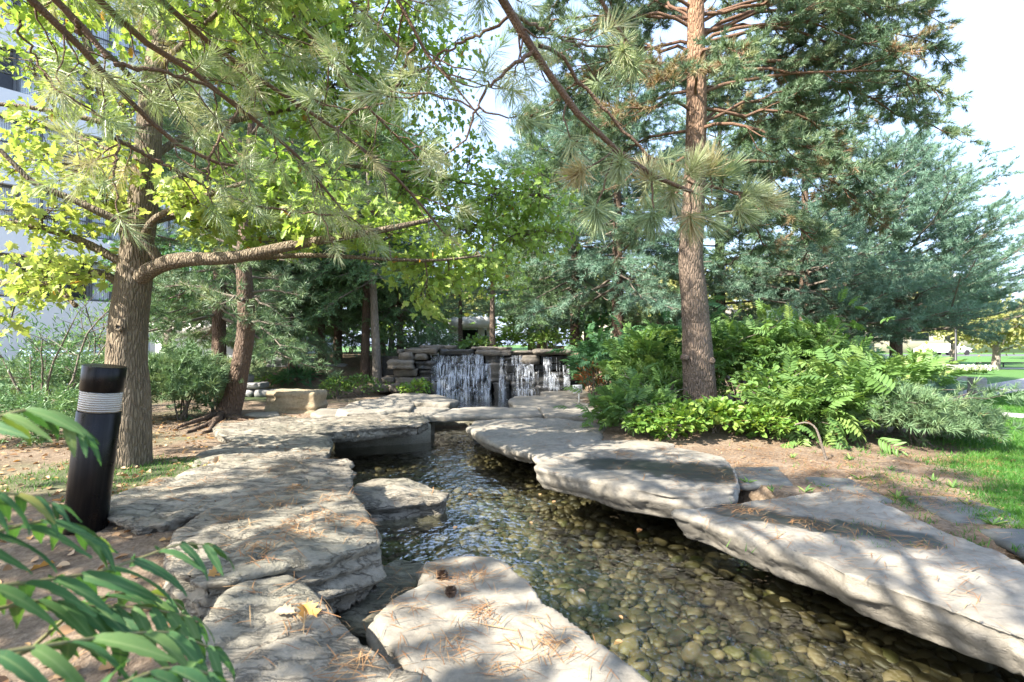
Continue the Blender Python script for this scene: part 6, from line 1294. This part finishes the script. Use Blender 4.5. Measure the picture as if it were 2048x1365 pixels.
# hedge, sidewalk and pale house far behind
g = Geo(); g.poly([(10,27.2,.006),(70,27.2,.006),(70,28.8,.006),(10,28.8,.006)], [(0,1,2,3)]); structure(obj('far_walk', flat(g), M['path']))
g = Geo(); g.poly([(-60,58,.006),(150,58,.006),(150,70,.006),(-60,70,.006)], [(0,1,2,3)]); structure(obj('road', flat(g), M['paver']))
def house(name, lab, x0, x1, y, h, dep, nwin, floors, m='tan_wall'):
    root = thing(name, lab, 'building', ((x0+x1)/2, y, 0)); g = Geo(); g.box(((x0+x1)/2, y+dep/2, h/2-.05), x1-x0, dep, h+.1); obj('wall', g, M[m], root)
    g = Geo(); g.box(((x0+x1)/2, y+dep/2, h+.15), x1-x0+.8, dep+.8, .3); obj('roof', g, M['grey_block'], root)
    for f in range(floors):
        for k in range(nwin):
            xc = x0+(k+.5)*(x1-x0)/nwin; zc = h/floors*(f+.55); w_ = (x1-x0)/nwin*.5; hh = h/floors*.42
            g = Geo(); 
            for dx, dz, a, b_ in ((0,hh/2,w_+.1,.08),(0,-hh/2,w_+.1,.08),(-w_/2,0,.08,hh),(w_/2,0,.08,hh)): g.box((xc+dx, y-.02, zc+dz), a, .09, b_)
            fo = obj('window', g, M['mullion'], root); g = Geo(); g.box((xc, y-.006, zc), w_, .02, hh); obj('pane', g, M['dark_room'], fo)
house('tan_house', 'pale tan low building across the road behind the rail fence', 52, 100, 82, 6.0, 10, 9, 1)
house('far_house', 'pale two storey building seen in gaps between the background trunks', 12, 44, 84, 8.0, 10, 7, 2)
def pavilion():
    y0 = 24.0; s_ = y0/FPX; x0, x1 = (905-1024)*s_, (984-1024)*s_; root = thing('pavilion', 'small white flat roofed pavilion behind the waterfall', 'building', ((x0+x1)/2,y0,0)); zt = CAM_Z+(690-634)*s_
    g = Geo(); g.box(((x0+x1)/2, y0+1.0, zt-.28), x1-x0+.3, 3.0, .5); obj('roof', g, M['white'], root)
    for x in (x0+.15, x1-.5, x1-.1): g = Geo(); g.box((x, y0, (zt-.53)/2), .3, .3, zt-.54); obj('column', g, M['white'], root)
    g = Geo(); g.box(((x0+x1)/2, y0+2.2, (zt-.54)/2), x1-x0, .2, zt-.55); obj('wall', g, M['dark_room'], root)  # near-black wall stands in for the shade inside the opening
pavilion()
# ------------------------------------------------------------------ far broad leaved trees
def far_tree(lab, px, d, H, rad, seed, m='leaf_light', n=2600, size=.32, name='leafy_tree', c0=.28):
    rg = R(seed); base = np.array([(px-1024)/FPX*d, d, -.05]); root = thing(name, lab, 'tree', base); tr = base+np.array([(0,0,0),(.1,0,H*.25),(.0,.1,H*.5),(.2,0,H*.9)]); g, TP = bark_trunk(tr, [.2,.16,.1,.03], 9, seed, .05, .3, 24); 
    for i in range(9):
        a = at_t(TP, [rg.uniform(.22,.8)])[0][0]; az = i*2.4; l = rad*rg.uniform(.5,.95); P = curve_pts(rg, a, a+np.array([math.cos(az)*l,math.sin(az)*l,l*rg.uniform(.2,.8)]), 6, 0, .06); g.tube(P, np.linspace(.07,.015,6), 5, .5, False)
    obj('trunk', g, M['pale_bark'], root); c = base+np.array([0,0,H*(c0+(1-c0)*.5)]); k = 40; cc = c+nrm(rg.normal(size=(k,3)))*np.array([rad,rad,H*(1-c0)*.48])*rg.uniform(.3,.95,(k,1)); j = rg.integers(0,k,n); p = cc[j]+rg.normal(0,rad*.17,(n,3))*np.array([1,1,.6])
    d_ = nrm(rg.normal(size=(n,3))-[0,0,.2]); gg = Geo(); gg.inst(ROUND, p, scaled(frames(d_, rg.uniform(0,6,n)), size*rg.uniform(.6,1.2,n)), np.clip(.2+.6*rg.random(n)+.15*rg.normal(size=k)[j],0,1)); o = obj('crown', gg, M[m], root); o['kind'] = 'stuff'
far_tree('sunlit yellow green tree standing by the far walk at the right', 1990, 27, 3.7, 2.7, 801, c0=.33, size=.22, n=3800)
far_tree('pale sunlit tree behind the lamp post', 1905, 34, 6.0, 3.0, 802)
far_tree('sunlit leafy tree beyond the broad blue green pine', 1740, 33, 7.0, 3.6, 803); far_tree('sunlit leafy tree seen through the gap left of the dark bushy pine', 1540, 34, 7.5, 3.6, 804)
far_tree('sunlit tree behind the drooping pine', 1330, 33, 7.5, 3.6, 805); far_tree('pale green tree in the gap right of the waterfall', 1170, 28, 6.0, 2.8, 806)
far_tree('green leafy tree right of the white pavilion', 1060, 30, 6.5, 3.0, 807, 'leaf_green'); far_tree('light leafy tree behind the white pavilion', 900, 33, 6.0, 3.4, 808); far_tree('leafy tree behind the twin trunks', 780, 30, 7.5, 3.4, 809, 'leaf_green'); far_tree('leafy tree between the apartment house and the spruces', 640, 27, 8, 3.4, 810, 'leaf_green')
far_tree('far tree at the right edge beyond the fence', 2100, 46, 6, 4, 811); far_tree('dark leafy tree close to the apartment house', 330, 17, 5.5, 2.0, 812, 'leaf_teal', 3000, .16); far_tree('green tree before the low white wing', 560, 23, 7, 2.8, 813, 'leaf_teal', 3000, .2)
# ------------------------------------------------------------------ apartment house on the left
def apartments():
    Aa, Bb = np.array([-27.0,17.0]), np.array([-12.2,34.5]); L = np.linalg.norm(Bb-Aa); ang = math.atan2(Bb[1]-Aa[1], Bb[0]-Aa[0]); root = thing('apartment_house', 'pale apartment block with white bands and rows of blind hung windows behind the maple', 'building', (*Aa,0)); root.rotation_euler = (0,0,ang)
    def bx(name, x0, x1, y0, y1, z0, z1, m, par=root, me=None):
        g = Geo(); g.box(((x0+x1)/2,(y0+y1)/2,(z0+z1)/2), x1-x0, y1-y0, z1-z0); V,Lp,T,Av = g.data(); me = raw_mesh(name,V,Lp,T,Av,False); o = bpy.data.objects.new(name, me); me.materials.append(M[m]); COL.objects.link(o); o.parent = par; return o
    F, fh, nb = 8, 3.05, 9; bw = L/nb
    bx('wall', 0, L, .9, 9, 0, F*fh+2.6, 'dark_room')
    for f in range(F+1): bx('band', -.3, L+.3, -.06 if f else .1, 1.0, 2.3+f*fh-(.0 if f else 2.0), 2.3+f*fh+1.12, 'facade')
    fm = pm = bm = None
    for f in range(F):
        z0, z1 = 2.3+f*fh+1.12, 2.3+(f+1)*fh
        for b_ in range(nb):
            x0 = b_*bw; w_ = bw
            if fm is None:
                g = Geo(); h = z1-z0
                for xx in (.06, w_*.33, w_*.66, w_-.06): g.box((xx,.25,h/2), .09,.12,h)
                g.box((w_/2,.25,.05), w_,.1,.1); g.box((w_/2,.25,h-.05), w_,.1,.1); g.box((w_/2,.25,h*.42), w_,.08,.05); V,Lp,T,Av = g.data(); fm = raw_mesh('window',V,Lp,T,Av,False); fm.materials.append(M['mullion'])
                g = Geo(); g.poly([(0,.27,0),(w_,.27,0),(w_,.27,h),(0,.27,h)], [(0,1,2,3)]); V,Lp,T,Av = g.data(); pm = raw_mesh('pane',V,Lp,T,Av,False); pm.materials.append(M['pane'])
                g = Geo(); n = 34
                for i in range(n): g.box(((i+.5)*w_/n,.38+.02*(i%2),h/2), w_/n*.8,.03,h)
                V,Lp,T,Av = g.data(); bm = raw_mesh('blind',V,Lp,T,Av,False); bm.materials.append(M['blind'])
            wo = bpy.data.objects.new('window', fm); COL.objects.link(wo); wo.parent = root; wo.location = (x0,0,z0)
            po = bpy.data.objects.new('pane', pm); COL.objects.link(po); po.parent = wo
            if (f*7+b_*3) % 9: bo = bpy.data.objects.new('blind', bm); COL.objects.link(bo); bo.parent = wo
apartments()
def low_wing():
    y0 = 19.5; s_ = y0/FPX; x = lambda p: (p-1024)*s_; z = lambda p: CAM_Z-(p-HORY)*s_; root = thing('low_wing', 'low white building with a dark strip window behind the leaning pine', 'building', (x(430), y0, 0))
    g = Geo(); g.box(((x(300)+x(548))/2, y0+2.3, z(668)/2-.1), x(548)-x(300), 4, z(668)+.2); obj('wall', g, M['facade'], root)
    g = Geo(); g.box(((x(290)+x(556))/2, y0+2.2, z(655)), x(556)-x(290), 4.8, z(645)-z(668)); obj('roof', g, M['white'], root)
    for a, b_ in ((352,395),(398,432)):
        g = Geo(); w_ = x(b_)-x(a); h = z(716)-z(732)
        for dx, dz, q, r_ in ((0,h/2,w_,.05),(0,-h/2,w_,.05),(-w_/2,0,.05,h),(w_/2,0,.05,h)): g.box(((x(a)+x(b_))/2+dx, y0+.28, z(724)+dz), q+.04,.1,r_)
        f = obj('window', g, M['mullion'], root); g = Geo(); g.box(((x(a)+x(b_))/2, y0+.29, z(724)), w_,.03,h); obj('pane', g, M['dark_room'], f)
    y1 = y0+5; s2 = y1/FPX; g = Geo(); g.box(((300-1024)*s2*.5+(540-1024)*s2*.5, y1+2, 2.6), 240*s2, 4, 5.2); obj('upper_wall', g, M['facade'], root)
    for k in range(5):
        a = (310+k*46-1024)*s2; g = Geo()
        for dx, dz, q, r_ in ((0,.6,1.0,.07),(0,-.6,1.0,.07),(-.5,0,.07,1.2),(.5,0,.07,1.2)): g.box((a+.5+dx, y1-.04, 3.3+dz), q,.1,r_)
        f = obj('window', g, M['mullion'], root); g = Geo(); g.box((a+.5, y1-.02, 3.3), 1.0,.03,1.2); obj('pane', g, M['dark_room'], f)
low_wing()
def louvre():
    y0 = 13.0; s_ = y0/FPX; x0, x1 = (40-1024)*s_, (228-1024)*s_; root = thing('louvre_screen', 'blue slatted screen low behind the junipers at the left', 'screen', ((x0+x1)/2, y0, 0)); z1 = CAM_Z-(700-HORY)*s_; n = 11
    for k in range(n):
        g = Geo(); g.box(((x0+x1)/2, y0, .06+k*z1/n), x1-x0, .03, z1/n*.62); obj('slat', g, M['blue_slat'], root)
    for x in (x0, (x0+x1)/2, x1): g = Geo(); g.box((x, y0+.06, z1/2), .08,.06,z1+.1); obj('post', g, M['mullion'], root)
louvre()
